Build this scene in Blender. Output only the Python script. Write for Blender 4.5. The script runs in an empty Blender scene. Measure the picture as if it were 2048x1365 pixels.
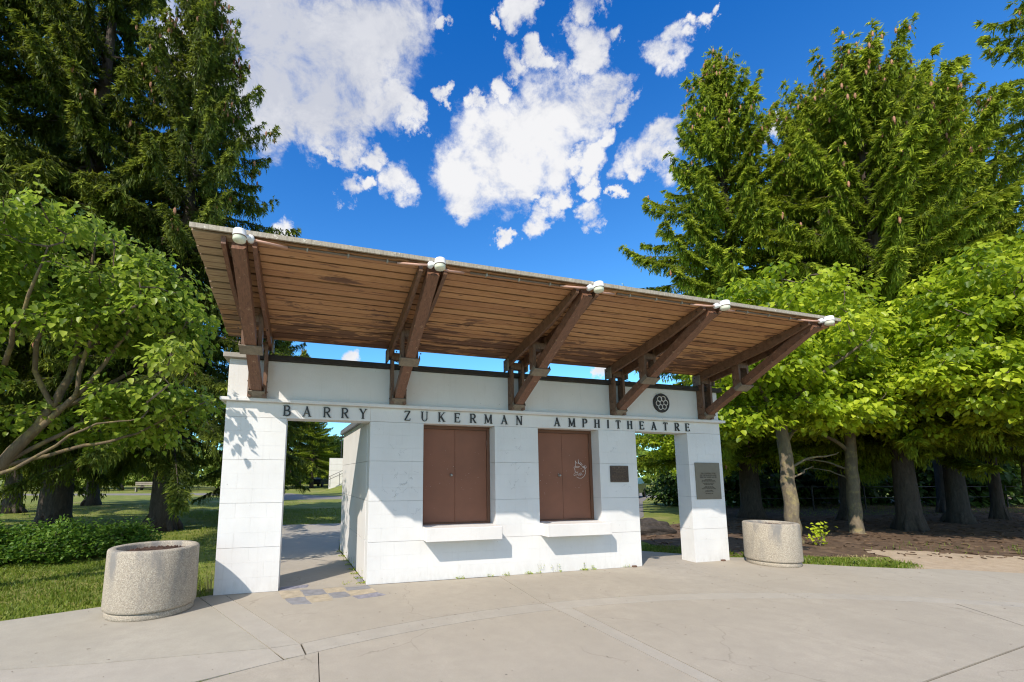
import bpy, bmesh, math, random
import numpy as np
from mathutils import Vector, Matrix
random.seed(7); rng = np.random.default_rng(7)
SC = bpy.context.scene; COL = SC.collection
R = math.radians

# ------------------------------------------------------------------ camera
W2, H2 = 2048.0, 1365.0
F_PX, PX, PY = 886.156, 895.796, 834.739
cam_d = bpy.data.cameras.new('camera'); cam = bpy.data.objects.new('camera', cam_d); COL.objects.link(cam)
cR = Vector((0.95686476, -0.29052448, 0.00231382)); cU = Vector((-0.04012076, -0.12424468, 0.99144016)); cF = Vector((0.28775016, 0.94876698, 0.13054142))
m = Matrix((cR, cU, -cF)).transposed().to_4x4(); m.translation = Vector((1.1929, -6.7708, 1.5846)); cam.matrix_world = m
cam_d.sensor_fit = 'HORIZONTAL'; cam_d.sensor_width = 36.0; cam_d.lens = F_PX / W2 * 36.0
cam_d.shift_x = (W2 / 2 - PX) / W2; cam_d.shift_y = (PY - H2 / 2) / W2
cam_d.clip_start = 0.05; cam_d.clip_end = 2000
SC.camera = cam

# ------------------------------------------------------------------ light, sky, exposure
SUN_DIR = Vector((0.548, 0.500, -0.672)).normalized()
sun_el = math.asin(-SUN_DIR.z); sun_az = math.atan2(-SUN_DIR.x, -SUN_DIR.y)
sl = bpy.data.lights.new('sun', 'SUN'); sl.energy = 3.1; sl.angle = R(0.53); sl.color = (1.0, 0.905, 0.785)
so = bpy.data.objects.new('sun', sl); COL.objects.link(so); so.rotation_euler = SUN_DIR.to_track_quat('-Z', 'Y').to_euler(); so.location = (-20, -20, 30)
SC.view_settings.view_transform = 'Standard'; SC.view_settings.look = 'None'
SC.view_settings.exposure = 0.80; SC.view_settings.gamma = 1.0; SC.view_settings.use_curve_mapping = False
SC.cycles.max_bounces = 7; SC.cycles.diffuse_bounces = 4; SC.cycles.transmission_bounces = 4; SC.cycles.use_denoising = True; SC.cycles.pixel_filter_type = 'BLACKMAN_HARRIS'; SC.cycles.filter_width = 1.15
SC.cycles.caustics_reflective = False; SC.cycles.caustics_refractive = False

world = bpy.data.worlds.new('World'); SC.world = world; world.use_nodes = True
nt = world.node_tree; nt.nodes.clear(); N = nt.nodes; LK = nt.links
def wn(t, **k):
    n = N.new(t)
    for a, b in k.items(): setattr(n, a, b)
    return n
sky = wn('ShaderNodeTexSky', sky_type='NISHITA'); sky.sun_disc = False; sky.sun_elevation = sun_el; sky.sun_rotation = sun_az
sky.altitude = 200; sky.air_density = 1.0; sky.dust_density = 0.35; sky.ozone_density = 3.0
tc = wn('ShaderNodeTexCoord')
CLOUDS = [(480,40,150),(600,80,165),(700,90,140),(780,50,85),(540,190,110),(650,170,115),(620,250,62),(560,262,42),(715,215,62),(785,228,42),(822,250,24),(430,150,110),(480,180,100),(560,90,120),
 (1000,300,88),(925,345,60),(1080,255,80),(1160,215,60),(1200,195,36),(1110,342,40),(920,392,30),(1040,350,50),(950,195,20),(1000,165,22),(1045,132,26),(1085,112,24),
 (1180,90,42),(1228,82,22),(1060,30,32),(1190,12,30),(1310,108,42),(1350,72,30),(1400,48,20),(1426,22,14),(1330,260,36),(1300,310,42),(1290,345,18),(1345,245,26),
 (1185,315,30),(1150,325,16),(1215,275,22),(1242,215,24),(1100,417,26),(1060,440,24),(1132,400,20),(1195,432,24),(1195,375,20),(1246,384,13),(685,308,30),(738,318,22),(645,315,16),
 (783,378,34),(690,378,22),(722,388,14),(1002,467,14),(560,465,24),(1062,392,16),(1530,285,20),(690,712,16),(1210,745,16),(1010,60,14),(870,60,18),(880,200,14)]
noise1 = wn('ShaderNodeTexNoise'); noise1.inputs['Scale'].default_value = 10.0; noise1.inputs['Detail'].default_value = 12; noise1.inputs['Roughness'].default_value = 0.66; noise1.inputs['Distortion'].default_value = 0.25
warp = wn('ShaderNodeTexNoise'); warp.inputs['Scale'].default_value = 7.0; warp.inputs['Detail'].default_value = 5
cmap = wn('ShaderNodeMapping'); cmap.inputs['Rotation'].default_value = (0, 0, R(35)); cmap.inputs['Scale'].default_value = (1.0, 1.3, 1.15); LK.new(tc.outputs['Generated'], cmap.inputs['Vector']); LK.new(cmap.outputs[0], noise1.inputs['Vector']); LK.new(tc.outputs['Generated'], warp.inputs['Vector'])
ws = wn('ShaderNodeVectorMath', operation='SUBTRACT'); ws.inputs[1].default_value = (0.5, 0.5, 0.5); LK.new(warp.outputs['Color'], ws.inputs[0])
wsc = wn('ShaderNodeVectorMath', operation='SCALE'); wsc.inputs['Scale'].default_value = 0.13; LK.new(ws.outputs[0], wsc.inputs[0])
wa = wn('ShaderNodeVectorMath', operation='ADD'); LK.new(tc.outputs['Generated'], wa.inputs[0]); LK.new(wsc.outputs[0], wa.inputs[1])
warp2 = wn('ShaderNodeTexNoise'); warp2.inputs['Scale'].default_value = 26.0; warp2.inputs['Detail'].default_value = 8; warp2.inputs['Roughness'].default_value = 0.65; LK.new(tc.outputs['Generated'], warp2.inputs['Vector'])
ws2 = wn('ShaderNodeVectorMath', operation='SUBTRACT'); ws2.inputs[1].default_value = (0.5, 0.5, 0.5); LK.new(warp2.outputs['Color'], ws2.inputs[0])
wm2 = wn('ShaderNodeVectorMath', operation='SCALE'); wm2.inputs['Scale'].default_value = 0.085; LK.new(ws2.outputs[0], wm2.inputs[0])
wa2 = wn('ShaderNodeVectorMath', operation='ADD'); LK.new(wa.outputs[0], wa2.inputs[0]); LK.new(wm2.outputs[0], wa2.inputs[1])
dirn = wn('ShaderNodeVectorMath', operation='NORMALIZE'); LK.new(wa2.outputs[0], dirn.inputs[0])
acc = None
for (u, v, r) in CLOUDS:                                   # each cloud puff is a patch of sky directions
    d = (cF + cR * ((u - PX) / F_PX) - cU * ((v - PY) / F_PX)); k = d.length; d.normalize()
    ang = r / F_PX / k * (1.0 if k < 1.1 else 1.0 / k * 1.05)
    dt = wn('ShaderNodeVectorMath', operation='DOT_PRODUCT'); dt.inputs[1].default_value = d; LK.new(dirn.outputs[0], dt.inputs[0])
    mr = wn('ShaderNodeMapRange', interpolation_type='LINEAR'); LK.new(dt.outputs['Value'], mr.inputs['Value'])
    mr.inputs['From Min'].default_value = math.cos(ang * 1.9); mr.inputs['From Max'].default_value = math.cos(ang * 0.25)
    if acc is None: acc = mr.outputs[0]
    else:
        mx = wn('ShaderNodeMath', operation='MAXIMUM'); LK.new(acc, mx.inputs[0]); LK.new(mr.outputs[0], mx.inputs[1]); acc = mx.outputs[0]
# added cloud cover outside the view, raised to give neutral fill light
nb = wn('ShaderNodeTexNoise'); nb.inputs['Scale'].default_value = 2.6; nb.inputs['Detail'].default_value = 3; LK.new(tc.outputs['Generated'], nb.inputs['Vector'])
nbr = wn('ShaderNodeMapRange'); nbr.inputs['From Min'].default_value = 0.38; nbr.inputs['From Max'].default_value = 0.56; LK.new(nb.outputs['Fac'], nbr.inputs['Value'])
away = wn('ShaderNodeVectorMath', operation='DOT_PRODUCT'); away.inputs[1].default_value = cF; LK.new(tc.outputs['Generated'], away.inputs[0])
awr = wn('ShaderNodeMapRange'); awr.inputs['From Min'].default_value = 0.45; awr.inputs['From Max'].default_value = 0.2; LK.new(away.outputs['Value'], awr.inputs['Value'])
nm = wn('ShaderNodeMath', operation='MULTIPLY'); LK.new(nbr.outputs[0], nm.inputs[0]); LK.new(awr.outputs[0], nm.inputs[1])
mx = wn('ShaderNodeMath', operation='MAXIMUM'); LK.new(acc, mx.inputs[0]); LK.new(nm.outputs[0], mx.inputs[1]); acc = mx.outputs[0]
n2 = wn('ShaderNodeMath', operation='MULTIPLY_ADD'); n2.inputs[1].default_value = 4.6; n2.inputs[2].default_value = -3.84; LK.new(noise1.outputs['Fac'], n2.inputs[0])
dens = wn('ShaderNodeMath', operation='MULTIPLY_ADD'); dens.inputs[1].default_value = 2.6; LK.new(acc, dens.inputs[0]); LK.new(n2.outputs[0], dens.inputs[2])
gate = wn('ShaderNodeMapRange'); gate.inputs['From Min'].default_value = 0.0; gate.inputs['From Max'].default_value = 0.2; LK.new(acc, gate.inputs['Value'])
mask = wn('ShaderNodeMapRange', interpolation_type='SMOOTHSTEP'); mask.inputs['From Min'].default_value = -0.38; mask.inputs['From Max'].default_value = 1.10; LK.new(dens.outputs[0], mask.inputs['Value'])
mask2 = wn('ShaderNodeMath', operation='MULTIPLY'); LK.new(mask.outputs[0], mask2.inputs[0]); LK.new(gate.outputs[0], mask2.inputs[1])
big = wn('ShaderNodeTexNoise'); big.inputs['Scale'].default_value = 4.5; big.inputs['Detail'].default_value = 4; LK.new(tc.outputs['Generated'], big.inputs['Vector'])
thick = wn('ShaderNodeMapRange', interpolation_type='SMOOTHSTEP'); thick.inputs['From Min'].default_value = 0.40; thick.inputs['From Max'].default_value = 0.66; LK.new(big.outputs['Fac'], thick.inputs['Value'])
# the large cloud high on the left is a thicker, greyer one
dbig = (cF + cR * ((640 - PX) / F_PX) - cU * ((60 - PY) / F_PX)).normalized()
gd = wn('ShaderNodeVectorMath', operation='DOT_PRODUCT'); gd.inputs[1].default_value = dbig; LK.new(dirn.outputs[0], gd.inputs[0])
gr = wn('ShaderNodeMapRange', interpolation_type='SMOOTHSTEP'); gr.inputs['From Min'].default_value = math.cos(0.28); gr.inputs['From Max'].default_value = math.cos(0.05); LK.new(gd.outputs['Value'], gr.inputs['Value'])
gm = wn('ShaderNodeMath', operation='MULTIPLY_ADD'); gm.inputs[1].default_value = 0.42; LK.new(thick.outputs[0], gm.inputs[0])
gs = wn('ShaderNodeMath', operation='MULTIPLY'); gs.inputs[1].default_value = 0.75; LK.new(gr.outputs[0], gs.inputs[0]); LK.new(gs.outputs[0], gm.inputs[2])
ccol = wn('ShaderNodeMix', data_type='RGBA'); ccol.inputs['A'].default_value = (0.88, 0.90, 0.95, 1); ccol.inputs['B'].default_value = (0.58, 0.62, 0.73, 1); lump = wn('ShaderNodeMapRange'); lump.inputs['From Min'].default_value = 0.36; lump.inputs['From Max'].default_value = 0.62; lump.inputs['To Min'].default_value = 0.42; lump.inputs['To Max'].default_value = -0.25; LK.new(noise1.outputs['Fac'], lump.inputs['Value'])
gsum = wn('ShaderNodeMath', operation='ADD'); gsum.use_clamp = True; LK.new(gm.outputs[0], gsum.inputs[0]); LK.new(lump.outputs[0], gsum.inputs[1]); LK.new(gsum.outputs[0], ccol.inputs['Factor'])
skyt = wn('ShaderNodeMix', data_type='RGBA', blend_type='MULTIPLY'); skyt.inputs['Factor'].default_value = 1.0; skyt.inputs['B'].default_value = (0.36, 0.80, 1.22, 1); LK.new(sky.outputs[0], skyt.inputs['A'])
csc = wn('ShaderNodeMix', data_type='RGBA', blend_type='MULTIPLY'); csc.inputs['Factor'].default_value = 1.0; csc.inputs['B'].default_value = (4.75, 4.65, 4.5, 1); LK.new(ccol.outputs['Result'], csc.inputs['A'])
mixw = wn('ShaderNodeMix', data_type='RGBA'); ctr = wn('ShaderNodeVectorMath', operation='MULTIPLY_ADD'); ctr.inputs[1].default_value = (1.80, 1.40, 1.02); ctr.inputs[2].default_value = (-0.36, -0.60, -0.22); LK.new(skyt.outputs['Result'], ctr.inputs[0])
ctm = wn('ShaderNodeVectorMath', operation='MAXIMUM'); ctm.inputs[1].default_value = (0.02, 0.3, 1.2); LK.new(ctr.outputs[0], ctm.inputs[0])
LK.new(mask2.outputs[0], mixw.inputs['Factor']); LK.new(ctm.outputs[0], mixw.inputs['A']); LK.new(csc.outputs['Result'], mixw.inputs['B'])
bg = wn('ShaderNodeBackground'); bg.inputs['Strength'].default_value = 0.125; LK.new(mixw.outputs['Result'], bg.inputs['Color'])
wo = wn('ShaderNodeOutputWorld'); LK.new(bg.outputs[0], wo.inputs['Surface'])
world.cycles.sampling_method = 'MANUAL'; world.cycles.sample_map_resolution = 512

# ------------------------------------------------------------------ helpers
def tag(o, label=None, cat=None, group=None, kind=None):
    if label: o['label'] = label
    if cat: o['category'] = cat
    if group: o['group'] = group
    if kind: o['kind'] = kind
    return o
def empty(name, loc=(0, 0, 0), parent=None):
    o = bpy.data.objects.new(name, None); COL.objects.link(o); o.location = loc; o.empty_display_size = 0.2
    if parent: o.parent = parent
    return o
class MB:
    def __init__(s): s.v = []; s.f = []
    def add(s, vs, fs):
        b = len(s.v); s.v += [tuple(x) for x in vs]; s.f += [tuple(i + b for i in f) for f in fs]; return s
    def box(s, x0, x1, y0, y1, z0, z1):
        return s.add([(x0,y0,z0),(x1,y0,z0),(x1,y1,z0),(x0,y1,z0),(x0,y0,z1),(x1,y0,z1),(x1,y1,z1),(x0,y1,z1)],
                     [(0,3,2,1),(4,5,6,7),(0,1,5,4),(1,2,6,5),(2,3,7,6),(3,0,4,7)])
    def cbox(s, x0, x1, y0, y1, z0, z1, c=0.004):      # box with its edges chamfered
        bm = bmesh.new(); bmesh.ops.create_cube(bm, size=1)
        for v in bm.verts: v.co = Vector((x0 + (v.co.x + .5) * (x1 - x0), y0 + (v.co.y + .5) * (y1 - y0), z0 + (v.co.z + .5) * (z1 - z0)))
        bmesh.ops.bevel(bm, geom=bm.edges[:], offset=c, segments=1, affect='EDGES')
        bm.verts.index_update(); s.add([v.co[:] for v in bm.verts], [[v.index for v in f.verts] for f in bm.faces]); bm.free(); return s
    def beam(s, p0, p1, w, h, side=(1, 0, 0)):          # bar from p0 to p1, w along side, h across
        p0 = Vector(p0); p1 = Vector(p1); d = (p1 - p0).normalized(); a = Vector(side); a = (a - d * a.dot(d)).normalized(); b = d.cross(a)
        vs = []
        for p in (p0, p1):
            for i, j in ((-1,-1),(1,-1),(1,1),(-1,1)): vs.append(p + a * (w / 2 * i) + b * (h / 2 * j))
        return s.add(vs, [(0,3,2,1),(4,5,6,7),(0,1,5,4),(1,2,6,5),(2,3,7,6),(3,0,4,7)])
    def tube(s, pts, rad, n=8, cap=True):
        pts = [Vector(p) for p in pts]; rad = rad if hasattr(rad, '__len__') else [rad] * len(pts)
        b0 = len(s.v); prev = None
        for i, p in enumerate(pts):
            d = (pts[min(i + 1, len(pts) - 1)] - pts[max(i - 1, 0)]).normalized()
            a = prev if prev is not None else (Vector((1, 0, 0)) if abs(d.x) < .8 else Vector((0, 1, 0)))
            a = (a - d * a.dot(d)).normalized(); prev = a; b = d.cross(a)
            for k in range(n):
                t = 2 * math.pi * k / n; s.v.append(tuple(p + (a * math.cos(t) + b * math.sin(t)) * rad[i]))
        for i in range(len(pts) - 1):
            for k in range(n):
                q = b0 + i * n; s.f.append((q + k, q + (k + 1) % n, q + n + (k + 1) % n, q + n + k))
        if cap:
            s.f.append(tuple(b0 + k for k in range(n - 1, -1, -1))); e = b0 + (len(pts) - 1) * n; s.f.append(tuple(e + k for k in range(n)))
        return s
    def lathe(s, prof, c=(0, 0, 0), n=48, jit=0):
        b0 = len(s.v)
        for (r, z) in prof:
            for k in range(n):
                t = 2 * math.pi * k / n; s.v.append((c[0] + r * math.cos(t), c[1] + r * math.sin(t), c[2] + z))
        for i in range(len(prof) - 1):
            for k in range(n):
                q = b0 + i * n; s.f.append((q + k, q + (k + 1) % n, q + n + (k + 1) % n, q + n + k))
        return s
    def prism(s, poly, z0, z1):
        n = len(poly); vs = [(x, y, z0) for x, y in poly] + [(x, y, z1) for x, y in poly]
        return s.add(vs, [tuple(range(n - 1, -1, -1)), tuple(range(n, 2 * n))] + [(i, (i + 1) % n, n + (i + 1) % n, n + i) for i in range(n)])
    def build(s, name, mat, parent=None, smooth=False, off=None):
        vs = s.v if off is None else [(x - off[0], y - off[1], z - off[2]) for x, y, z in s.v]
        me = bpy.data.meshes.new(name); me.from_pydata(vs, [], s.f); me.update()
        if smooth:
            for p in me.polygons: p.use_smooth = True
        me.materials.append(mat); o = bpy.data.objects.new(name, me); COL.objects.link(o)
        if parent: o.parent = parent
        return o
def inset(poly, g):
    n = len(poly); out = []
    for i in range(n):
        p = Vector(poly[i]); a = (p - Vector(poly[i - 1])).normalized(); b = (Vector(poly[(i + 1) % n]) - p).normalized()
        na = Vector((-a.y, a.x)); nb_ = Vector((-b.y, b.x)); m_ = na + nb_
        m_ = m_ / max(m_.length_squared, 1e-6) * 2; 
        if m_.length > 3: m_ = m_.normalized() * 3
        out.append(tuple(p + m_ * g))
    return out
def ccw(poly):
    a = sum(poly[i][0] * poly[(i + 1) % len(poly)][1] - poly[(i + 1) % len(poly)][0] * poly[i][1] for i in range(len(poly)))
    return poly if a > 0 else poly[::-1]
def mass(name, V, faces, mat, parent=None, tint=None, kind=None):
    """V (n,k,3) copies of a k-vertex piece; faces: index tuples into one piece"""
    n, k, _ = V.shape; me = bpy.data.meshes.new(name)
    me.vertices.add(n * k); me.vertices.foreach_set('co', V.astype(np.float32).ravel())
    fl = [len(f) for f in faces]; idx = np.concatenate([np.array(f) for f in faces])
    loops = (idx[None, :] + (np.arange(n) * k)[:, None]).ravel().astype(np.int32)
    me.loops.add(len(loops)); me.loops.foreach_set('vertex_index', loops)
    st = np.cumsum([0] + fl[:-1]); starts = (st[None, :] + (np.arange(n) * sum(fl))[:, None]).ravel().astype(np.int32)
    me.polygons.add(len(starts)); me.polygons.foreach_set('loop_start', starts)
    me.update(calc_edges=True)
    if tint is not None:
        at = me.attributes.new('tint', 'FLOAT', 'POINT'); at.data.foreach_set('value', np.repeat(tint, k).astype(np.float32))
    me.materials.append(mat); o = bpy.data.objects.new(name, me); COL.objects.link(o)
    if parent: o.parent = parent
    if kind: o['kind'] = kind
    return o
def nrm(a): return a / np.maximum(np.linalg.norm(a, axis=-1, keepdims=True), 1e-9)

# ------------------------------------------------------------------ materials
def mat(name):
    m_ = bpy.data.materials.new(name); m_.use_nodes = True; t = m_.node_tree
    b = t.nodes['Principled BSDF']
    return m_, t, b
def nn(t, ty, **k):
    n = t.nodes.new(ty)
    for a, b in k.items():
        if a in n.inputs.keys() if hasattr(n.inputs, 'keys') else False: n.inputs[a].default_value = b
        else: setattr(n, a, b)
    return n
def coords(t, scale=(1, 1, 1), kind='Object'):
    tcn = t.nodes.new('ShaderNodeTexCoord'); mp = t.nodes.new('ShaderNodeMapping'); mp.inputs['Scale'].default_value = scale
    t.links.new(tcn.outputs[kind], mp.inputs['Vector']); return mp.outputs[0]
def noise(t, vec, scale, detail=4, rough=.55, dist=0):
    n = t.nodes.new('ShaderNodeTexNoise'); n.inputs['Scale'].default_value = scale; n.inputs['Detail'].default_value = detail
    n.inputs['Roughness'].default_value = rough; n.inputs['Distortion'].default_value = dist
    if vec is not None: t.links.new(vec, n.inputs['Vector'])
    return n.outputs['Fac']
def ramp(t, fac, stops):
    r = t.nodes.new('ShaderNodeValToRGB'); e = r.color_ramp.elements
    while len(e) < len(stops): e.new(0.5)
    for el, (p, c) in zip(e, stops): el.position = p; el.color = (*c, 1) if len(c) == 3 else c
    t.links.new(fac, r.inputs[0]); return r.outputs[0]
def rng_(t, fac, a, b, c=0, d=1):
    r = t.nodes.new('ShaderNodeMapRange'); t.links.new(fac, r.inputs[0])
    for i, v in enumerate((a, b, c, d)): r.inputs[i + 1].default_value = v
    return r.outputs[0]
def mix(t, fac, a, b, mode='MIX'):
    m_ = t.nodes.new('ShaderNodeMix'); m_.data_type = 'RGBA'; m_.blend_type = mode
    for s_, v in ((m_.inputs['Factor'], fac), (m_.inputs['A'], a), (m_.inputs['B'], b)):
        if isinstance(v, (int, float)): s_.default_value = v
        elif isinstance(v, tuple): s_.default_value = (*v, 1)
        else: t.links.new(v, s_)
    return m_.outputs['Result']
def mth(t, op, a, b=0.0):
    m_ = t.nodes.new('ShaderNodeMath'); m_.operation = op
    for s_, v in ((m_.inputs[0], a), (m_.inputs[1], b)):
        if isinstance(v, (int, float)): s_.default_value = v
        else: t.links.new(v, s_)
    return m_.outputs[0]
def bump(t, b, h, strength=.4, dist=.01):
    n = t.nodes.new('ShaderNodeBump'); n.inputs['Strength'].default_value = strength; n.inputs['Distance'].default_value = dist
    t.links.new(h, n.inputs['Height']); t.links.new(n.outputs[0], b.inputs['Normal'])
def objrand(t): return t.nodes.new('ShaderNodeObjectInfo').outputs['Random']

def m_whiteblock(name, base=(.74, .735, .725), holes=True):
    m_, t, b = mat(name); v = coords(t)
    c = mix(t, rng_(t, noise(t, v, 1.6, 5), .35, .7), base, tuple(x * .90 for x in base))
    c = mix(t, mth(t, 'MULTIPLY', objrand(t), .22), c, tuple(x * .93 for x in base))
    dirt = rng_(t, noise(t, coords(t, (3, 3, 1)), 2.2, 6, .7), .60, .78)       # faint rubbed dirt
    c = mix(t, mth(t, 'MULTIPLY', dirt, .28), c, (.45, .43, .38))
    tcg = t.nodes.new('ShaderNodeTexCoord'); sg = t.nodes.new('ShaderNodeSeparateXYZ'); t.links.new(tcg.outputs['Object'], sg.inputs[0])
    gz = mth(t, 'MULTIPLY', rng_(t, sg.outputs['Z'], .0, .22, 1, 0), rng_(t, noise(t, coords(t, (3, 3, 1.2)), 4, 7, .75), .38, .68))
    c = mix(t, mth(t, 'MULTIPLY', gz, .30), c, (.36, .33, .27))                # splash grime at the foot
    dr = rng_(t, noise(t, coords(t, (9, 9, .5)), 1.8, 6, .7), .56, .72)
    c = mix(t, mth(t, 'MULTIPLY', dr, .16), c, (.42, .40, .36))                # rain streaks
    if holes:                                                                 # pinholes in the blocks
        vo = t.nodes.new('ShaderNodeTexVoronoi'); vo.inputs['Scale'].default_value = 11; t.links.new(v, vo.inputs['Vector'])
        hole = rng_(t, vo.outputs['Distance'], .045, .075, 1, 0)
        sp = rng_(t, noise(t, v, 6, 2), .56, .62)
        c = mix(t, mth(t, 'MULTIPLY', mth(t, 'MULTIPLY', hole, sp), .75), c, (.10, .10, .09))
    t.links.new(c, b.inputs['Base Color']); b.inputs['Roughness'].default_value = .62
    bump(t, b, mth(t, 'ADD', noise(t, v, 9, 8, .7), mth(t, 'MULTIPLY', noise(t, v, 60, 4, .7), .35)), .35, .012)
    return m_
def m_plain(name, col, rough=.6, metal=0, var=.12, sc=6, bmp=.15):
    m_, t, b = mat(name); v = coords(t)
    c = mix(t, rng_(t, noise(t, v, sc, 6, .65), .3, .75), col, tuple(x * (1 - var * 2) for x in col))
    t.links.new(c, b.inputs['Base Color']); b.inputs['Roughness'].default_value = rough; b.inputs['Metallic'].default_value = metal
    if bmp: bump(t, b, noise(t, v, sc * 8, 4), bmp, .006)
    return m_
def m_board():
    m_, t, b = mat('roof_board_wood'); 
    g = coords(t, (1.2, 22, 22)); gr_ = noise(t, g, 3.2, 8, .68, .6)
    base = ramp(t, gr_, [(.25, (.22, .105, .043)), (.48, (.50, .262, .112)), (.72, (.70, .42, .20))])
    r_ = objrand(t)
    base = mix(t, rng_(t, r_, 0, 1, 0, .6), base, (.22, .085, .038), 'MIX'); base = mix(t, rng_(t, mth(t, 'FRACT', mth(t, 'MULTIPLY', r_, 7.3)), 0, 1, 0, .45), base, (.46, .25, .12), 'MIX')
    # flaking dark old stain along the low boards
    st = noise(t, coords(t, (1.1, 5, 5)), 1.5, 7, .66, .4)
    tcn = t.nodes.new('ShaderNodeTexCoord'); sx = t.nodes.new('ShaderNodeSeparateXYZ'); t.links.new(tcn.outputs['Object'], sx.inputs[0])
    low = rng_(t, sx.outputs['Y'], -1.35, -.45, .0, .16)
    f = rng_(t, mth(t, 'ADD', st, low), .60, .645)
    base = mix(t, mth(t, 'MULTIPLY', f, .82), base, (.095, .042, .026))
    # the left end, open to sun and rain, has gone grey
    wx = rng_(t, mth(t, 'ADD', sx.outputs['X'], mth(t, 'MULTIPLY', noise(t, coords(t), 2.5, 4), .25)), .42, .58, 1, 0)
    wy = rng_(t, sx.outputs['Y'], -1.0, -.7, 1, .25)
    grey = ramp(t, noise(t, coords(t, (1.5, 26, 26)), 3, 8, .7, .8), [(.3, (.16, .10, .06)), (.5, (.36, .27, .17)), (.7, (.52, .43, .30))])
    base = mix(t, mth(t, 'MULTIPLY', mth(t, 'MULTIPLY', wx, wy), .85), base, grey)
    fy = mth(t, 'FRACT', mth(t, 'MULTIPLY', mth(t, 'ADD', sx.outputs['Y'], 2.20), 18 / 2.18))
    ed = mth(t, 'MAXIMUM', rng_(t, fy, .10, .20, 1, 0), rng_(t, fy, .90, .97, 0, 1))     # grime along the board edges
    base = mix(t, mth(t, 'MULTIPLY', mth(t, 'MULTIPLY', ed, rng_(t, noise(t, coords(t, (2, 9, 9)), 2, 4), .3, .55)), .6), base, (.06, .026, .014))
    kn = t.nodes.new('ShaderNodeTexVoronoi'); kn.inputs['Scale'].default_value = 2.1; t.links.new(coords(t, (1, 3.2, 3.2)), kn.inputs['Vector'])
    base = mix(t, rng_(t, kn.outputs['Distance'], .03, .10, .8, 0), base, (.07, .03, .018))
    t.links.new(base, b.inputs['Base Color']); b.inputs['Roughness'].default_value = .62
    bump(t, b, gr_, .5, .006); return m_
def m_timber(name, dark=(.045, .022, .013), mid=(.160, .086, .050), lite=(.36, .22, .13), amt=.3):
    m_, t, b = mat(name); g = coords(t, (26, 7, 7)); n = noise(t, g, 2.0, 8, .7, .5)
    c = ramp(t, n, [(.25, dark), (.5, mid), (.85, tuple(x * 1.5 for x in mid))])
    fl = rng_(t, noise(t, coords(t, (6, 5, 5)), 3.0, 8, .72), .60, .66)
    c = mix(t, mth(t, 'MULTIPLY', fl, amt * 2), c, lite)
    t.links.new(c, b.inputs['Base Color']); b.inputs['Roughness'].default_value = .58; bump(t, b, n, .5, .006); return m_
def m_concrete(name, base, crack=True, var=.24):
    m_, t, b = mat(name); v = coords(t)
    n1 = noise(t, v, .7, 6, .6); n2_ = noise(t, v, 5, 8, .72); n3 = noise(t, v, 90, 3, .6)
    c = mix(t, rng_(t, n1, .3, .7), base, tuple(x * (1 - var) for x in base))
    c = mix(t, rng_(t, n2_, .40, .66, 0, .75), c, tuple(x * .72 for x in base))
    c = mix(t, rng_(t, n3, .35, .65, 0, .5), c, tuple(x * .6 for x in base))
    c = mix(t, rng_(t, objrand(t), 0, 1, 0, .3), c, tuple(x * .86 for x in base))
    light = rng_(t, noise(t, coords(t, (1.6, .8, 1)), 3.1, 9, .78, .8), .62, .74)
    c = mix(t, mth(t, 'MULTIPLY', light, .32), c, tuple(min(1, x * 1.38) for x in base))
    vs = t.nodes.new('ShaderNodeTexVoronoi'); vs.inputs['Scale'].default_value = 4.2; t.links.new(v, vs.inputs['Vector'])
    spot = mth(t, 'MULTIPLY', rng_(t, vs.outputs['Distance'], .03, .055, 1, 0), rng_(t, noise(t, v, 3, 1), .52, .56))
    c = mix(t, mth(t, 'MULTIPLY', spot, .7), c, (.09, .08, .06))
    h = mth(t, 'ADD', n2_, mth(t, 'MULTIPLY', n3, .6))
    if crack:
        vv = t.nodes.new('ShaderNodeVectorMath'); vv.operation = 'ADD'; t.links.new(v, vv.inputs[0])
        nw = t.nodes.new('ShaderNodeTexNoise'); nw.inputs['Scale'].default_value = 3.2; nw.inputs['Detail'].default_value = 6; t.links.new(v, nw.inputs['Vector'])
        sc_ = t.nodes.new('ShaderNodeVectorMath'); sc_.operation = 'SCALE'; sc_.inputs['Scale'].default_value = .35; t.links.new(nw.outputs['Color'], sc_.inputs[0]); t.links.new(sc_.outputs[0], vv.inputs[1])
        vo = t.nodes.new('ShaderNodeTexVoronoi'); vo.feature = 'DISTANCE_TO_EDGE'; vo.inputs['Scale'].default_value = .62; t.links.new(vv.outputs[0], vo.inputs['Vector'])
        cr = mth(t, 'MULTIPLY', rng_(t, vo.outputs['Distance'], .0012, .0055, 1, 0), rng_(t, noise(t, v, 1.1, 2), .50, .60))
        c = mix(t, mth(t, 'MULTIPLY', cr, .38), c, (.16, .14, .11))
    t.links.new(c, b.inputs['Base Color']); b.inputs['Roughness'].default_value = .85; bump(t, b, h, .32, .008); return m_
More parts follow.
